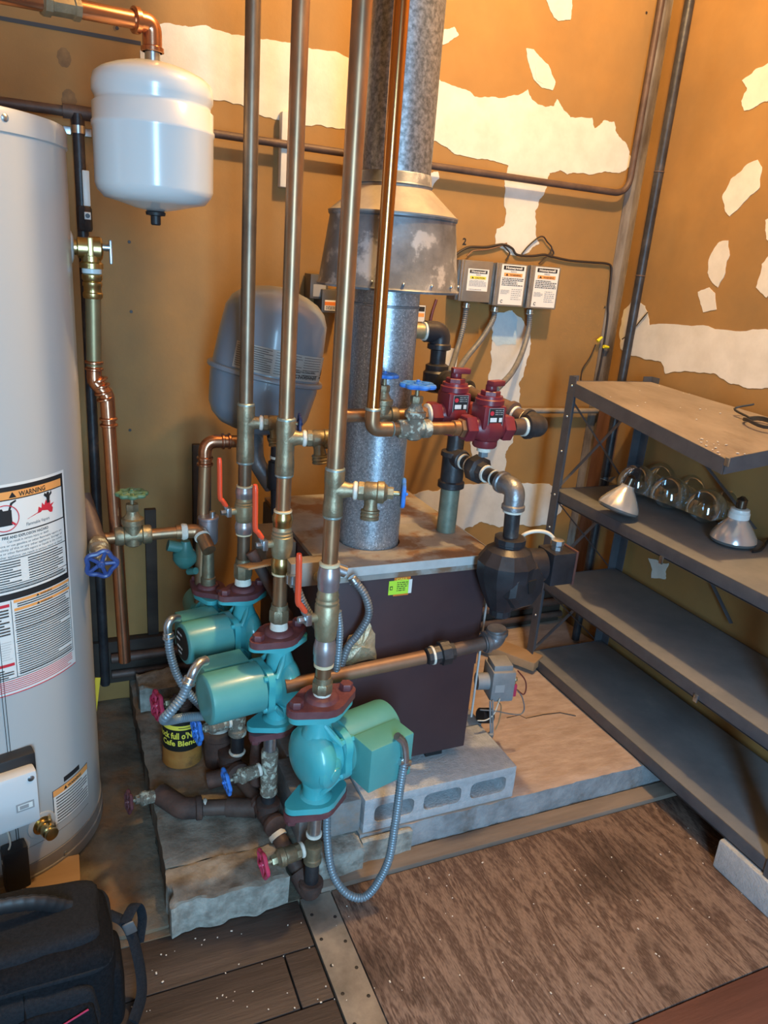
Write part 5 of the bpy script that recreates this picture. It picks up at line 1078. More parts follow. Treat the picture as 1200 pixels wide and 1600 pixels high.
part('adapter', MB().lathe((vxl - .032, yf, zf_), X_, [(0, .0135), (.002, .0155), (.014, .0155), (.016, .0135)], 20).hexa((vxl - .016, yf, zf_), (vxl + .004, yf, zf_), .0195), M['copper'], t)
part('pipe_dope', MB().lathe((vxl + .0, yf, zf_), X_, [(0, .018), (.003, .024), (.008, .024), (.010, .018)], 20), M['tape'], t)
gx_ = PY(647, 668, yf).x
gate_valve((gx_, yf, zf_), Z, X_, 'crusty bronze gate valve with light blue handwheel on the front supply pipe', 1.0, M['blue'], .0315, 'crust', 7)
t = thing('supply_pipe', 'rear horizontal copper pipe passing behind golden riser to rear red valve', 'pipe', PY(560, 650, yr))
part('pipe', MB().cyl((PY(531, 652, yr).x, yr, zr_), (rv_x - .055, yr, zr_), .0135), M['copper'], t)
part('adapter', MB().lathe((rv_x - .105, yr, zr_), X_, [(0, .014), (.002, .0165), (.02, .0165), (.022, .014)], 20).hexa((rv_x - .082, yr, zr_), (rv_x - .062, yr, zr_), .0195), M['copper'], t)
part('pipe_dope', MB().lathe((rv_x - .062, yr, zr_), X_, [(0, .02), (.002, .0235), (.006, .0235), (.008, .02)], 20), M['tape'], t)
gate_valve((PY(597, 648, yr).x, yr, zr_), Z, X_, 'dull bronze gate valve with blue handwheel behind golden riser', .95, M['blue'], .025, 'bronze', 7)
# ================================================================== RELAY BOXES on the back wall
BXS = ((1.118, 1.215, 'left', 'y'), (1.240, 1.347, 'mid', 'd'), (1.372, 1.478, 'right', 'd'))
zt_ = PY(790, 409, 1.965).z; zb_ = PY(800, 481, 1.965).z
for k, ((pl_, pr_, ptop, pbot), nm, ink) in enumerate((((722, 768, 404, 475), 'left', 'y'), ((776, 822, 409, 482), 'middle', 'd'), ((829, 874, 413, 486), 'right', 'd'))):
    yfb = 1.965; x0 = PY(pl_, 440, yfb).x; x1 = PY(pr_, 440, yfb).x; z1 = PY((pl_ + pr_) / 2, ptop + 3, yfb).z; z0 = PY((pl_ + pr_) / 2, pbot - 3, yfb).z
    lb = {'left': 'gray relay box with yellow caution label, leftmost of the three', 'middle': 'gray relay box with orange warning label, middle of the three', 'right': 'gray relay box with orange warning label, rightmost of the three'}[nm]
    t = thing('relay_box', lb, 'relay box', ((x0 + x1) / 2, yfb, z0)); part('back_box', MB().bx(x0 - .012, x1 - .002, yfb + .012, YB - .0035, z0 + .002, z1 - .002, .001), M['boxside'], t)
    part('cover', MB().bx(x0 + .004, x1, yfb, yfb + .03, z0, z1, .0025), M['boxsteel'], t); part('bright_edge', MB().bx(x0 - .006, x0 + .005, yfb - .001, yfb + .014, z0, z1, .003), M['zinc'], t)
    w = x1 - x0; h = z1 - z0; A = Art(planefn((x0 + .004, yfb - .0001, z0), (1, 0, 0), (0, 0, 1), .0004), 1)
    u0, u1, v0, v1 = (.012, w - .016, h * .27, h * .80) if k == 0 else (.008, w - .010, h * .04, h * .975)
    hh = v1 - v0; ww = u1 - u0; A.rect(u0, v0, u1, v1, 'w', 1)
    A.rect(u0 + ww * .08, v1 - hh * .20 if k == 0 else v1 - hh * .13, u1 - ww * .08, v1 - hh * .05 if k == 0 else v1 - hh * .03, 'k', 2)
    A.text(u0 + ww * .16, v1 - hh * (.165 if k == 0 else .105), hh * (.13 if k == 0 else .085), 'Honeywell', 'w', 3, bold=.03, width=ww * .68)
    A.text(u0 + ww * .38, v1 - hh * (.29 if k == 0 else .185), hh * (.075 if k == 0 else .045), 'R8845' if k == 0 else 'R8222', 'k', 3, width=ww * .24)
    A.rect(u0 + ww * .12, v1 - hh * (.46 if k == 0 else .29), u1 - ww * .12, v1 - hh * (.33 if k == 0 else .205), 'y' if k == 0 else 'o', 2)
    A.text(u0 + ww * .36, v1 - hh * (.435 if k == 0 else .275), hh * (.10 if k == 0 else .065), 'CAUTION' if k == 0 else 'WARNING', 'k', 3, bold=.02, width=ww * .46)
    tx = u0 + ww * .18; A.poly([(tx, v1 - hh * (.435 if k == 0 else .275)), (tx + ww * .12, v1 - hh * (.435 if k == 0 else .275)), (tx + ww * .06, v1 - hh * (.35 if k == 0 else .215))], 'k', 3)
    if k == 0: A.lines(u0 + ww * .1, v0 + hh * .2, u1 - ww * .08, v0 + hh * .5, 5, 'g', 51, fill=.4); A.lines(u0 + ww * .1, v0 + hh * .04, u1 - ww * .3, v0 + hh * .1, 1, 'g', 52, fill=.5)
    else:
        A.lines(u0 + ww * .06, v0 + hh * .47, u1 - ww * .05, v0 + hh * .68, 5, 'k', 53 + k, fill=.45); A.lines(u0 + ww * .5, v0 + hh * .12, u1 - ww * .08, v0 + hh * .42, 6, 'g', 55 + k, fill=.3)
        A.lines(u0 + ww * .05, v0 + hh * .26, u0 + ww * .42, v0 + hh * .38, 4, 'g', 57 + k, fill=.4); A.ring(u0 + ww * .14, v0 + hh * .08, ww * .055, ww * .02, 'k', 3, 14, .6, 5.6)
    part('label', A.mb, INKM, t, 'white printed label')
yc = 1.985
conduit([PY(729, 476, yc), PY(724, 510, yc), PY(713, 550, yc - .04), PY(703, 582, 1.75)], .0082, 'flex', 'flexible conduit falling from leftmost relay box', con=(True, False))
conduit([PY(773, 482, yc), PY(770, 500, yc), PY(752, 530, yc - .04), PY(728, 560, yc - .12), PY(712, 585, 1.72)], .0082, 'flex', 'flexible conduit curving from middle relay box', con=(True, False))
conduit([PY(828, 486, yc), PY(826, 515, yc), PY(816, 550, yc - .06), PY(800, 582, 1.78), PY(776, 608, 1.60)], .0082, 'flex', 'flexible conduit curving from rightmost relay box to the front', con=(True, False))
# wiring bundle
def wires(pts, r, label, m='wire', y=2.022, cat='wire', name='wire'):
    solo(name, MB().tube(spline([PY(a, b, y) for a, b in pts], 8), r, 8), M[m], label, cat)
wires([(704, 404), (712, 398), (722, 391), (735, 386), (760, 386), (785, 382), (800, 388), (808, 398), (830, 400), (850, 398), (862, 401), (890, 407), (925, 410), (948, 412), (955, 418), (954, 440), (950, 475), (949, 500), (940, 560), (932, 598)], .0036, 'dark wire bundle running above relay boxes into the corner')
wires([(815, 397), (825, 385), (840, 372), (849, 370), (855, 378), (862, 387), (858, 397), (842, 412)], .0022, 'looped dark wire rising above the rightmost relay box')
wires([(786, 383), (795, 393), (796, 398), (790, 407)], .0022, 'short curled wire above middle relay box')
wires([(730, 400), (740, 392), (760, 390), (780, 385), (792, 380)], .0022, 'thin tan wire above the leftmost relay box', 'copperfloor')
wires([(704, 404), (703, 430), (704, 450)], .0025, 'short black wire left of leftmost relay box', 'wire')
wires([(862, 388), (865, 396), (860, 402)], .0025, 'stub of cut black wire above rightmost relay box', 'wire')
wires([(931, 538), (922, 558), (911, 575), (908, 588), (908, 600)], .0018, 'thin black and white thermostat wire with yellow nut on back wall')
for a, b, an, lb in ((937, 530, 40, 'upper yellow wire nut in the right corner'), (947, 542, -5, 'lower yellow wire nut in the right corner')):
    p = PY(a, b, 2.012); solo('wire_nut', MB().lathe(p - Vector((.010 * math.cos(R3(an)), 0, .010 * math.sin(R3(an)))), (math.cos(R3(an)), 0, math.sin(R3(an))), [(0, .0058), (.014, .0050), (.021, .0035), (.022, .0015)], 10), M['yellow'], lb, 'wire nut')
solo('wire', MB().tube(spline([PX(1012, 488, XR - .006), PX(1000, 502, XR - .006), PX(985, 520, XR - .006), PX(972, 530, XR - .012)], 6), .0018, 8), M['wire'], 'thin dark wire across white patch on right wall', 'wire')
# boxes behind tank and flue
for (a, b, c_, d_, yy_, lb, ink) in ((486, 428, 512, 468, 1.97, 'dark relay box half hidden behind gray tank and draft hood', 'k'), (504, 452, 540, 490, 1.955, 'gray control box with small orange label behind front riser', 'o')):
    p = PY(a, b, yy_); q = PY(c_, d_, yy_); t = thing('relay_box', lb, 'relay box', ((p.x + q.x) / 2, yy_, q.z))
    part('cover', MB().bx(p.x, q.x, yy_, YB - .004, q.z, p.z, .002), M['boxside'], t)
    A = Art(planefn((p.x + .008, yy_ - .0002, q.z + .006), (1, 0, 0), (0, 0, 1), .0004), 1); w = q.x - p.x; h = p.z - q.z
    if ink == 'o': A.rect(0, 0, w * .8, h * .45, 'w', 1); A.rect(0, h * .22, w * .8, h * .38, 'd', 2); A.lines(.003, .002, w * .76, h * .2, 3, 'k', 61)
    else: A.rect(0, 0, w * .7, h * .5, 'g', 1)
    part('label', A.mb, INKM, t)
t = thing('relay_box', 'narrow relay box with white label just right of the flue', 'relay box', PY(655, 500, 1.98))
p = PY(640, 476, 1.975); q = PY(664, 504, 1.975); part('cover', MB().bx(p.x, q.x, 1.975, YB - .004, q.z, p.z, .002), M['boxside'], t)
A = Art(planefn((q.x - .03, 1.9748, q.z + .002), (1, 0, 0), (0, 0, 1), .0004), 1); h = p.z - q.z; A.rect(0, 0, .027, h * .95, 'w', 1); A.rect(.002, h * .6, .025, h * .88, 'k', 2); A.rect(.002, h * .28, .025, h * .5, 'o', 2); part('label', A.mb, INKM, t)
solo('paper_card', MB().box(PY(702, 566, 2.024), (.052, .0015, .085), Matrix.Rotation(R3(4), 3, 'Y')), INK['w'], 'white printed card on back wall behind the conduits', 'card')
wires([(682, 468), (675, 490), (671, 512)], .0045, 'brown cable dropping beside the flue to black elbow', 'wirered')
# ================================================================== GAS CONTROL right of the boiler
g = PX(745, 1065, .885); gx0, gy0 = .905, 1.36
c_ = PY(779, 1062, 1.40); t = thing('gas_valve', 'gray gas valve with red tab and wires at boiler right side', 'gas valve', c_ - Vector((0, 0, .05)))
ry = Matrix.Rotation(R3(-12), 3, 'Z')
part('body', MB().box(c_, (.062, .075, .085), ry, .006).box(c_ + Vector((-.002, 0, .048)), (.05, .055, .018), ry, .003).cyl(c_ + Vector((-.06, .01, 0)), c_ + Vector((-.02, 0, 0)), .022), M['valvegray'], t)
A = Art(planefn(c_ + ry @ Vector((-.022, -.0378, -.014)), ry @ Vector((1, 0, 0)), (0, 0, 1), .0004), 1); A.rect(0, 0, .025, .022, 'g', 1); part('embossed_plate', A.mb, INKM, t)
part('red_tab', MB().box(c_ + ry @ Vector((.036, -.01, -.018)), (.012, .035, .034), ry, .002), M['pink'], t, 'red terminal tab')
part('terminal', MB().sphere(c_ + ry @ Vector((.036, -.02, .012)), .007, seg=8, rings=6).sphere(c_ + ry @ Vector((.030, -.03, .008)), .005, seg=8, rings=6), M['brassdull'], t)
yg = 1.36
for k, (pts, m_, r_) in enumerate(((((809, 1048), (820, 1062), (822, 1075), (818, 1085), (808, 1078)), 'wirered', .0018), (((808, 1078), (816, 1090), (819, 1108), (812, 1116), (795, 1115), (775, 1111), (750, 1109)), 'flex', .0018), (((778, 1096), (783, 1104), (780, 1125), (774, 1140)), 'brassdull', .0014), (((746, 1126), (760, 1125), (772, 1115), (781, 1092)), 'wirewhite', .0016))):
    part('wire', MB().tube(spline([PY(a, b, yg) for a, b in pts], 6), r_, 8), M[m_], t)
part('pilot_tube', MB().tube([PY(766, 1095, yg), PY(766, 1118, yg), PY(767, 1148, yg)], .0028, 8).tube([PY(770, 1095, yg), PY(770, 1118, yg), PY(770, 1148, yg)], .0022, 8).lathe(PY(767, 1146, yg) - Vector((0, 0, .01)), Z, [(0, .007), (.01, .008), (.012, .005)], 12), M['valvegray'], t)
part('burner_knob', MB().cyl(PY(750, 1118, 1.40), PY(766, 1118, 1.40), .02), M['black'], t)
solo('pine_stick', MB().box(PZ(797, 1020, .11), (.07, .20, .03), Matrix.Rotation(R3(32), 3, 'Z'), .003), M['woodblock'], 'short tan wood offcut behind the gas valve by the shelf foot', 'wood block')
# ================================================================== LEFT SIDE PIPING
yl = 1.585
t = thing('cold_feed_pipe', 'horizontal copper feed pipe from heater side to left riser group', 'pipe', PY(250, 838, yl))
zf2 = PY(208, 836, yl).z; xg = PY(208, 836, yl).x
part('pipe', MB().cyl((PY(150, 840, yl).x, yl, zf2 - .004), (PY(275, 836, yl).x, yl, zf2), .0125), M['copper'], t)
part('elbow', MB().tube(fillet([(PY(275, 836, yl).x, yl, zf2), (PY(312, 836, yl).x, yl, zf2), (PY(312, 836, yl).x + .012, yl - .05, zf2 - .03)], .02), .0155, 16), M['copper'], t)
part('pipe_dope', MB().lathe((PY(283, 836, yl).x, yl, zf2), X_, [(0, .0165), (.004, .019), (.012, .0175), (.014, .015)], 16).lathe((PY(312, 836, yl).x + .002, yl - .014, zf2 - .008), (.2, -1, -.55), [(0, .0175), (.005, .0175)], 16), M['tape'], t)
part('iron_tee', MB().tube([PY(128, 775, yl + .05), PY(148, 836, yl), PY(155, 850, yl - .02)], .019, 16), M['rustpipe'], t, 'brown tee entering the heater')
gate_valve((xg, yl, zf2), Z, X_, 'old gate valve with worn green handwheel beside the heater', 1.12, M['greenwheel'], .030, 'bronze', 8)
p = PY(153, 848, yl - .03); w_ = PY(158, 881, 1.47)
t = thing('drain_valve', 'drain valve with dark blue handwheel facing camera beside heater', 'valve', p); d = (w_ - p).normalized()
part('body', MB().lathe(p, d, [(0, .017), (.012, .020), (.03, .020), (.034, .016), (.06, .014), ((w_ - p).length, .008)], 18), M['crust'], t)
mb = MB(); wheel(mb, w_, Vector((.05, -1, -.15)), .0305, 5); part('handwheel', mb, M['bluedark'], t)
t = thing('backflow_valve', 'dark green teardrop valve hanging beneath the feed pipe', 'valve', PY(288, 905, 1.63))
part('body', MB().lathe(PY(290, 845, 1.63), PY(288, 903, 1.63) - PY(290, 845, 1.63), [(0, .010), (.006, .012), (.02, .018), (.032, .028), (.045, .028), (.055, .022), (.065, .013), (.068, .005)], 24), M['tealdark'], t)
part('side_port', MB().cyl(PY(262, 852, 1.63), PY(285, 856, 1.63), .013), M['tealdark'], t); part('side_port', MB().cyl(PY(295, 893, 1.62), PY(306, 892, 1.60), .008), M['tealdark'], t)
t = thing('copper_pipe', 'new copper pipe elbowing down left of the left riser', 'pipe', PY(303, 905, 1.62)); yk = 1.62
a = PY(392, 690, yk); b = PY(322, 688, yk); c_ = PY(319, 715, yk); e = PY(312, 940, yk); b = Vector((c_.x + .002, yk, a.z + .002))
part('elbow', MB().tube(fillet([b + Vector((.055, 0, 0)), b, b - Vector((0, 0, .05))], .040, 12), .0150, 18), M['coppernew'], t)
part('pipe', MB().cyl(a, b + Vector((.05, 0, 0)), .0135).cyl(b - Vector((0, 0, .045)), e, .0135), M['copper'], t)
for p, d in ((b + Vector((.045, 0, 0)), X_), (b - Vector((0, 0, .045)), Vector((0, 0, 1)))):
    mb = MB(); [mb.lathe(p + d * k, d, [(0, .015), (.002, .0180), (.006, .0180), (.008, .015)], 18) for k in (-.010, .004)]; part('press_ring', mb, M['coppernew'], t)
t = thing('tank_pipe', 'dark pipe group under the gray tank with black union', 'pipe', PY(432, 800, 1.66))
part('pipe', MB().tube(spline([G0 + axn * (Lg - .01), PY(400, 715, 1.70), PY(415, 745, 1.68), PY(425, 760, 1.66)], 6), .020, 14), M['galvdull'], t)
ux = PY(432, 760, 1.64)
part('union', MB().lathe((ux.x, 1.64, .703), Z, [(0, .012), (.06, .014), (.062, .020), (.068, .023), (.128, .021), (.130, .016), (.175, .016), (.178, .024), (.188, .026)], 20), M['blackpaint'], t)
part('pipe_dope', MB().lathe((ux.x, 1.64, PY(432, 742, 1.64).z), Z, [(0, .0175), (.006, .0175)], 18).lathe((ux.x, 1.64, PY(432, 716, 1.64).z), Z, [(0, .0175), (.006, .0175)], 18), M['tape'], t)
solo('paper_tag', MB().box(PY(441, 712, 1.60), (.010, .0012, .045)), M['yellowpaint'], 'small yellow paper tag hanging behind the middle riser', 'tag')
mb = MB(); wheel(mb, PY(545, 688, 1.50), (1, -.6, 0), .034, 6)
t = thing('gate_valve', 'red handwheel edge peeking out between front riser and flue', 'valve', PY(545, 688, 1.50)); part('handwheel', mb, M['pink'], t)
part('stem', MB().cyl(PY(545, 688, 1.50), PY(515, 690, 1.53), .006), M['bronze'], t)
# ================================================================== COFFEE CAN
cx_, cyy = PZ(288, 1195, .086).x, PZ(284, 1195, .086).y + .03
zc1 = ZV(cx_, cyy - .03, 1118); t = thing('coffee_can', 'rusty coffee can with yellow and black lettering behind the pumps', 'can', (cx_, cyy, .086)); rc = .047
part('tin', MB().lathe((cx_, cyy, .086), Z, [(0, rc - .002), (.001, rc + .001), (.004, rc + .001), (.006, rc), (.050, rc)], 40), M['canrust'], t, 'rusted lower half')
part('wrapper', MB().lathe((cx_, cyy, .136), Z, [(0, rc + .0002), (zc1 - .136 - .004, rc + .0002), (zc1 - .136 - .003, rc + .0015), (zc1 - .136, rc + .0015), (zc1 - .136, rc - .003), (zc1 - .150, rc - .004)], 40), M['canblack'], t)
A = Art(cylfn((cx_, cyy), rc, .0003), 6); zr0 = zc1 - .030
A.rect(-80, zr0, 80, zr0 + .012, 'y', 2); A.lines(-18, zr0 + .004, 40, zr0 + .008, 1, 'k', 71, fill=.5)
A.text(-104, zr0 - .024, .024, "Chock full o'Nuts", 'y', 2, bold=.03, width=152); A.text(-74, zr0 - .044, .021, 'Cafe Blend', 'y', 2, bold=.03, width=108)
part('can_lettering', A.mb, INKM, t, "yellow lettering reading full o'Nuts Blend")
# ================================================================== SHELVING
SX0, SX1, SY1, SY0 = 1.372, 1.672, 1.772, .80
t = thing('shelf_unit', 'slate gray metal shelving unit with four dusty shelves by the right wall', 'shelving', (1.52, 1.3, .085))
for (zz) in (.678, .388, .1175):
    part('shelf', MB().bx(SX0 + .003, SX1, SY0, SY1, zz - .002, zz, .0005), M['shelftop'], t)
    part('shelf_lip', MB().bx(SX0, SX0 + .003, SY0, SY1, zz - .034, zz + .001, .0008).bx(SX0, SX0 + .014, SY0, SY1, zz - .034, zz - .031).bx(SX0 + .003, SX1, SY1 - .002, SY1 + .001, zz - .034, zz + .001).bx(SX1 - .003, SX1, SY0, SY1, zz - .034, zz), M['shelfmetal'], t)
# top shelf, sagging towards its free front corner
Ca = Vector((SX0, SY1, 1.006)); Cb = Vector((SX1, SY1, 1.006)); Cc = PX(1134, 717, SX0); Cd = Vector((SX1, 1.150, .985))
def quadtop(u, v, dz=0): p = Ca.lerp(Cc, u).lerp(Cb.lerp(Cd, u), v); return p + Vector((0, 0, dz))
g_ = MB(); nu = 14; nv = 6
vs = [quadtop(i / nu, j / nv, 0.0015 * noise.noise(Vector((i * .5, j * .5, 0)))) for j in range(nv + 1) for i in range(nu + 1)]
fs = [[j * (nu + 1) + i, j * (nu + 1) + i + 1, (j + 1) * (nu + 1) + i + 1, (j + 1) * (nu + 1) + i] for j in range(nv) for i in range(nu)]
n = len(vs); vs += [v - Vector((0, 0, .004)) for v in vs]; fs += [[k + n for k in f[::-1]] for f in fs]
lp = list(range(nu + 1)) + [(j + 1) * (nu + 1) - 1 for j in range(1, nv + 1)] + [nv * (nu + 1) + i for i in range(nu - 1, -1, -1)] + [j * (nu + 1) for j in range(nv - 1, 0, -1)]
for k in range(len(lp)): a, b = lp[k], lp[(k + 1) % len(lp)]; fs.append([a, a + n, b + n, b])
part('shelf', g_.add(vs, fs), M['shelfboard'], t, 'top shelf covered in tan dust and flakes')
def lip(a, b, h=.036, th=.003):
    a, b = Vector(a), Vector(b); d = (b - a).normalized(); nrm = Vector((-d.y, d.x, 0)).normalized() * th; up = Vector((0, 0, .001)); dn = Vector((0, 0, -h)); q = [a + up, b + up, b + dn, a + dn]
    return q + [v - nrm * 1 for v in q], [[0, 1, 2, 3], [7, 6, 5, 4], [0, 4, 5, 1], [1, 5, 6, 2], [2, 6, 7, 3], [3, 7, 4, 0]]
mb = MB(); mb.add(*lip(Ca - Vector((.001, 0, 0)), Cc - Vector((.001, 0, 0)))); mb.add(*lip(Cc, Cd)); mb.add(*lip(Cb + Vector((0, .001, 0)), Ca + Vector((0, .001, 0))))
part('shelf_lip', mb, M['shelfmetal'], t)
def post(x, y, z0, z1, sx, sy):
    return MB().bx(min(x, x + sx * .032), max(x, x + sx * .032), y - .0015, y + .0015, z0, z1).bx(x - .0015, x + .0015, min(y, y + sy * .032), max(y, y + sy * .032), z0, z1)
part('post', post(SX0 - .003, SY1 + .003, .088, 1.022, 1, -1), M['shelfmetal'], t); part('post', post(SX1 + .003, SY1 + .003, .088, 1.022, -1, -1), M['shelfmetal'], t)
part('post', post(SX0 - .003, SY0 - .003, .080, .75, 1, 1), M['shelfmetal'], t); part('post', post(SX1 + .003, SY0 - .003, .080, .75, -1, 1), M['shelfmetal'], t)
yb2 = SY1 + .006
def brace(a, b, w=.016):
    a, b = Vector(a), Vector(b); d = b - a; L = d.length; mid = (a + b) / 2; rot = frame_rot(d); return MB().box(mid, (L, .0025, w) if abs(d.x) > abs(d.y) else (L, w, .0025), rot)
for z0_, z1_ in ((.66, .97), (.37, .66), (.10, .37)):
    for s_ in (0, 1):
        a = Vector((SX0 if s_ else SX1, yb2, z0_)); b = Vector((SX1 if s_ else SX0, yb2, z1_)); d = b - a
        part('brace', MB().tube([a, b], .007, 4, sq=.3), M['shelfmetal'], t)
for (ya, yb3, z0_, z1_) in ((SY1, 1.30, .97, .70), (1.60, 1.30, .68, .42)):
    part('brace', MB().tube([(SX1 + .006, ya, z0_), (SX1 + .006, yb3, z1_)], .007, 4, sq=.3), M['shelfmetal'], t)
for zz in (.995, .905, .80, .665, .56, .45, .375, .26, .100): part('bolt', MB().sphere((SX0 - .004, SY1 - .014, zz), .0042, seg=8, rings=5), M['zinc'], t)
for q_ in ((1033, 875), (1087, 1091), (1136, 722)): part('clip', MB().box(PX(*q_, SX0 - .002), (.004, .012, .02), None, .001), M['zinc'], t, 'bright bare metal clip')
fk = MB(); rg = random.Random(8)
for k in range(30):
    u = rg.uniform(.05, .98); v = rg.uniform(.04, .95) if k < 14 else rg.uniform(.0, .22); u = u if k < 14 else rg.uniform(.80, 1.0)
    p = quadtop(u, v, .003); s_ = rg.uniform(.002, .005) * (.8 if k < 14 else .8); fk.box(p, (s_ * rg.uniform(.6, 2), s_, s_ * .4), Matrix.Rotation(rg.uniform(0, 3), 3, 'Z'))
part('paint_flake', fk, M['plaster'], t, kind='stuff')
# black cable coil on the top shelf, cord on the second
p = quadtop(.66, .80, .006)
cw = [PX(1203, 672, 1.60), ]
c0_ = quadtop(.80, .72, .011); ring = [c0_ + Vector((.032 * math.cos(a), .052 * math.sin(a), .003 * math.sin(3 * a))) for a in [2 * math.pi * k / 24 * 1.0 for k in range(54)]]
ring = [Vector((v.x, v.y, v.z + .0008 * (i // 24) * 4)) for i, v in enumerate(ring)]
solo('cable_coil', MB().tube(ring + spline([ring[-1], ring[-1] + Vector((0, .05, .012)), ring[-1] + Vector((.03, .02, .03))], 6), .0028, 8), M['black'], 'thin black cable coiled on the top shelf', 'cable')
solo('cord', MB().tube(spline([PZ(1176, 862, .682), PZ(1190, 858, .682), PZ(1205, 840, .684), PZ(1225, 835, .684)], 8), .0035, 8), M['black'], 'black cord lying on second shelf beside the upright lamp', 'cable')
# ---- reflector lamps
def par_lamp(p, axis, label, s=1.0, collar_=False):
    t = thing('reflector_lamp', label, 'lamp', p); a = Vector(axis).normalized()
    part('lens', MB().lathe(p, a, [(0, .040 * s), (.002, .052 * s), (.006, .0565 * s), (.012 * s, .0575 * s)], 40), M['bulbface'], t)
    part('reflector', MB().lathe(p, a, [(.012 * s, .0572 * s), (.022 * s, .0545 * s), (.040 * s, .043 * s), (.058 * s, .030 * s), (.070 * s, .020 * s), (.078 * s, .0185 * s)], 40), M['bulbglass'], t, ang=60)
    if collar_: part('collar', MB().lathe(p, a, [(.066 * s, .020 * s), (.068 * s, .026 * s), (.082 * s, .026 * s), (.084 * s, .024 * s), (.092 * s, .023 * s), (.094 * s, .018 * s)], 30), M['porcelain'], t, 'white porcelain collar')
    o = .094 if collar_ else .078
    part('screw_base', MB().lathe(p, a, [((o + k * .0032) * s, (.0135 if k % 2 else .0125) * s) for k in range(8)] + [((o + .027) * s, .008 * s), ((o + .030) * s, .005 * s)], 20), M['screwbase'], t)
    return t
pa = PZ(962, 808, .6795); par_lamp(pa + Vector((0, .0, .0175)), (.28, -.02, .95), 'silver reflector lamp tilted on the second shelf, left one', .98)
pb = PZ(1144, 848, .6795); par_lamp(pb + Vector((0, 0, .0005)), (0.0, 0, 1), 'silver reflector lamp with white collar standing face down, right one', 1.0, True)
# ---- clear blister pack
t = thing('blister_pack', 'clear empty plastic blister pack with round domes on second shelf', 'packaging', PZ(1060, 790, .68))
k0 = PZ(985, 775, .68); k1 = PZ(1118, 828, .68); dk = (k1 - k0); dk.z = 0; Lk = dk.length; dk.normalize(); nk = Vector((-dk.y, dk.x, 0)); 
if nk.x < 0: nk = -nk
def shell(c, r, zt, up=1):
    vs = []; fs = []; n = 24; m_ = 8
    for i in range(m_ + 1):
        a = math.pi / 2 * i / m_
        for k in range(n): b = 2 * math.pi * k / n; vs.append(c + Vector((r * math.cos(a) * math.cos(b), r * math.cos(a) * math.sin(b), up * zt * math.sin(a))))
    for i in range(m_):
        for k in range(n): k2 = (k + 1) % n; fs.append([i * n + k, i * n + k2, (i + 1) * n + k2, (i + 1) * n + k])
    return vs, fs
base = k0 + Vector((0, 0, .0395))
for i in range(3):
    for j in range(2):
        c_ = base + dk * (.0 + i * .125) + nk * (.015 + j * .118); mb = MB(); mb.add(*shell(c_, .056, .056)); mb.add(*shell(c_ - Vector((0, 0, .0015)), .042, .036, -1)); part('dome', mb, M['clear'], t, ang=80)
rot = Matrix((dk, nk, Vector((0, 0, 1)))).transposed()
part('sheet', MB().box(base + dk * .125 + nk * .074 + Vector((0, 0, -.0005)), (.40, .27, .0009), rot), M['clear'], t)
# ================================================================== TOOL BAG
t = thing('tool_bag', 'black fabric tool bag with padded handle, lower left corner', 'bag', (-.2, .95, .002))
Bx0, Bx1, By0, By1 = -.52, .035, .83, 1.20
def superbox(cx, cy, cz, hx, hy, hz, e=.28, seg=40, rings=20, rot=0.0, wob=.004, T=None):
    vs = []; fs = []; sg = lambda v, p: math.copysign(abs(v) ** p, v); R_ = Matrix.Rotation(R3(rot), 3, 'Z')
    for i in range(rings + 1):
        a = -math.pi / 2 + math.pi * i / rings
        for k in range(seg):
            b = 2 * math.pi * k / seg; v = Vector((hx * sg(math.cos(a), e) * sg(math.cos(b), e), hy * sg(math.cos(a), e) * sg(math.sin(b), e), hz * sg(math.sin(a), e)))
            v += v.normalized() * wob * noise.noise(v * 18); vs.append(R_ @ v + Vector((cx, cy, cz)))
    for i in range(rings):
        for k in range(seg): k2 = (k + 1) % seg; fs.append([i * seg + k, i * seg + k2, (i + 1) * seg + k2, (i + 1) * seg + k])
    return vs, fs
BT = Matrix.Translation((0, 1.055, 0)) @ Matrix.Diagonal((1, .58, 1, 1)) @ Matrix.Translation((0, -.96, 0))
mb = MB(BT); mb.add(*superbox(-.205, .960, .112, .240, .155, .110, .30, wob=.010)); part('bag_body', mb, M['fabric'], t, ang=80)
mb = MB(BT); mb.add(*superbox(-.205, .975, .205, .222, .125, .034, .35, wob=.014)); part('top_flap', mb, M['fabric2'], t, ang=80)
mb = MB(BT); mb.add(*superbox(-.16, .845, .090, .165, .060, .085, .35, wob=.010)); part('front_pocket', mb, M['fabric2'], t, ang=80)
mb = MB(BT); mb.add(*superbox(.020, .930, .085, .028, .085, .072, .4)); part('side_pocket', mb, M['fabric'], t, ang=80)
for k, x in enumerate((-.30, -.20, -.10)):
    part('webbing', MB(BT).tube(spline([(x, .780, .03), (x, .783, .10), (x, .800, .155), (x, .84, .19), (x, .88, .210)], 5), .015, 8, sq=.15), M['fabric'], t)
hpts = spline([(-.36, .96, .205), (-.30, .955, .245), (-.20, .955, .262), (-.09, .965, .252), (-.03, .985, .212)], 10)
part('handle', MB(BT).flexi([(-.36, .96, .230), (-.30, .955, .268), (-.20, .955, .284), (-.09, .965, .272), (-.03, .985, .230)], .015, .016, 14, depth=.10), M['black'], t, 'padded ribbed black handle')
part('seam_piping', MB(BT).tube([(-.205 + .236 * math.copysign(abs(math.cos(a)) ** .32, math.cos(a)), .960 + .152 * math.copysign(abs(math.sin(a)) ** .32, math.sin(a)), .186 + .006 * math.sin(3 * a)) for a in [2 * math.pi * k / 60 for k in range(60)]], .0045, 8, closed=True), M['fabric2'], t)
mb = MB(BT); mb.add(*superbox(-.06, .795, .085, .065, .022, .060, .45, wob=.008)); part('small_pocket', mb, M['fabric'], t, ang=80)
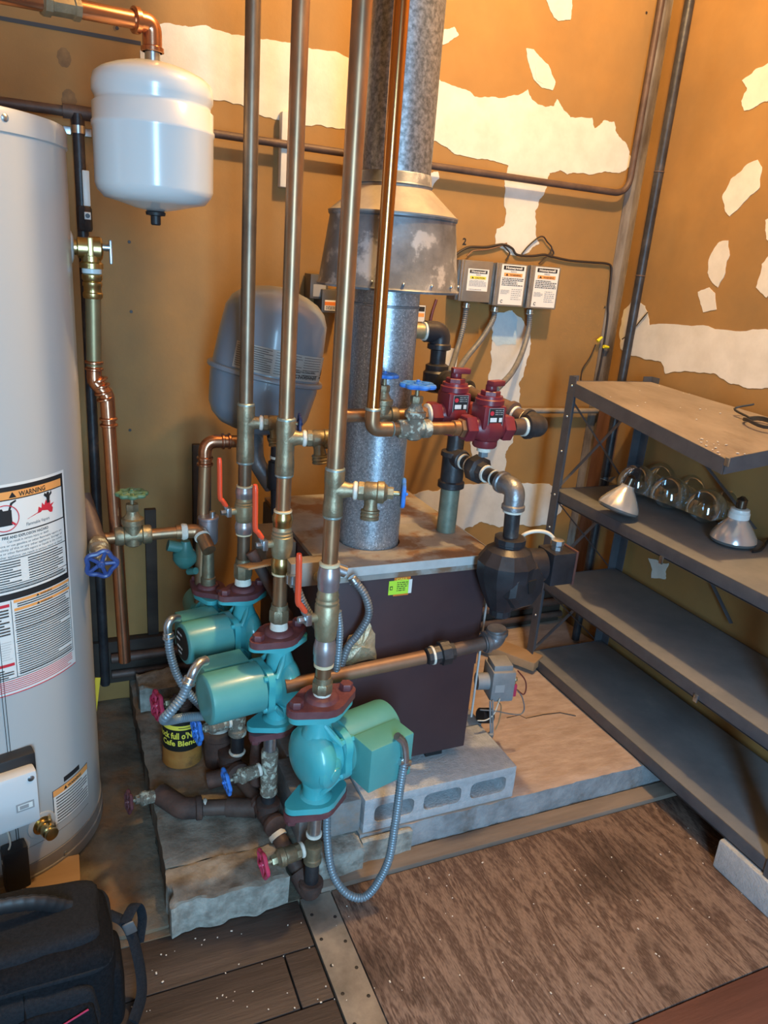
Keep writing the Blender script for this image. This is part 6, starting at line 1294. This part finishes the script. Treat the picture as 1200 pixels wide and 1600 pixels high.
mb = MB(BT); mb.add(*superbox(-.26, .795, .085, .085, .022, .062, .45, wob=.010)); part('small_pocket', mb, M['fabric'], t, ang=80)
part('zip', MB(BT).tube(spline([(-.40, .87, .196), (-.30, .845, .206), (-.15, .842, .208), (-.04, .86, .204), (.005, .92, .195), (.01, 1.0, .190)], 8), .0035, 8), M['black'], t)
part('strap', MB(BT).tube(spline([(.03, 1.02, .175), (.060, 1.00, .150), (.075, .97, .09), (.078, .93, .03), (.060, .87, .008)], 6), .014, 8, sq=.2).tube(spline([(.055, .99, .16), (.078, 1.03, .175), (.088, 1.03, .14), (.080, 1.0, .10)], 6), .011, 8, sq=.2), M['fabric2'], t)
part('buckle', MB(BT).box((.064, .985, .150), (.020, .006, .026), Matrix.Rotation(R3(-15), 3, 'Y'), .002), M['zinc'], t, 'gray buckle')
part('pull_tag', MB(BT).tube([(-.050, .7700, .122), (-.010, .7700, .140)], .0018, 6), M['pink'], t, 'thin bright pink line')

# ================================================================== FLOOR DEBRIS
rg = random.Random(12); db = MB()
for k in range(170):
    x = rg.uniform(.02, .41) if k < 90 else rg.uniform(.42, 1.45); y = rg.uniform(.72, 1.15); s_ = rg.uniform(.0010, .0028)
    db.box((x, y, .0022 if x < .41 else .0032), (s_ * rg.uniform(.7, 1.8), s_, .001), Matrix.Rotation(rg.uniform(0, 3), 3, 'Z'))
o = solo('floor_debris', db, M['plaster'], 'scattered white plaster crumbs on the dark boards and plywood', 'debris'); o['kind'] = 'stuff'

GROUPS = {'circulator_pump': 'circulator pumps below the copper risers', 'ball_valve': 'red-handled ball valves on the risers', 'copper_riser': 'vertical copper risers',
          'relay_box': 'relay boxes on the back wall', 'flexible_conduit': 'flexible metal conduits', 'reflector_lamp': 'reflector lamps on the second shelf', 'flow_valve': 'dark red flow valves',
          'cinder_block': 'concrete blocks', 'gate_valve': 'gate valves with round handwheels', 'drain_valve': 'small drain valves', 'conduit_elbow': 'conduit elbows on the pumps',
          'wire_nut': 'yellow wire nuts', 'wire': 'thin wires on the walls', 'drop_pipe': 'vertical drop pipes', 'expansion_tank': 'expansion tanks', 'flue_pipe': 'galvanized flue sections', 'floor_pipe': 'pipes along the wall base'}
for o in bpy.data.objects:
    k = o.name.split('.')[0]
    if o.parent is None and k in GROUPS and 'label' in o: o['group'] = GROUPS[k]
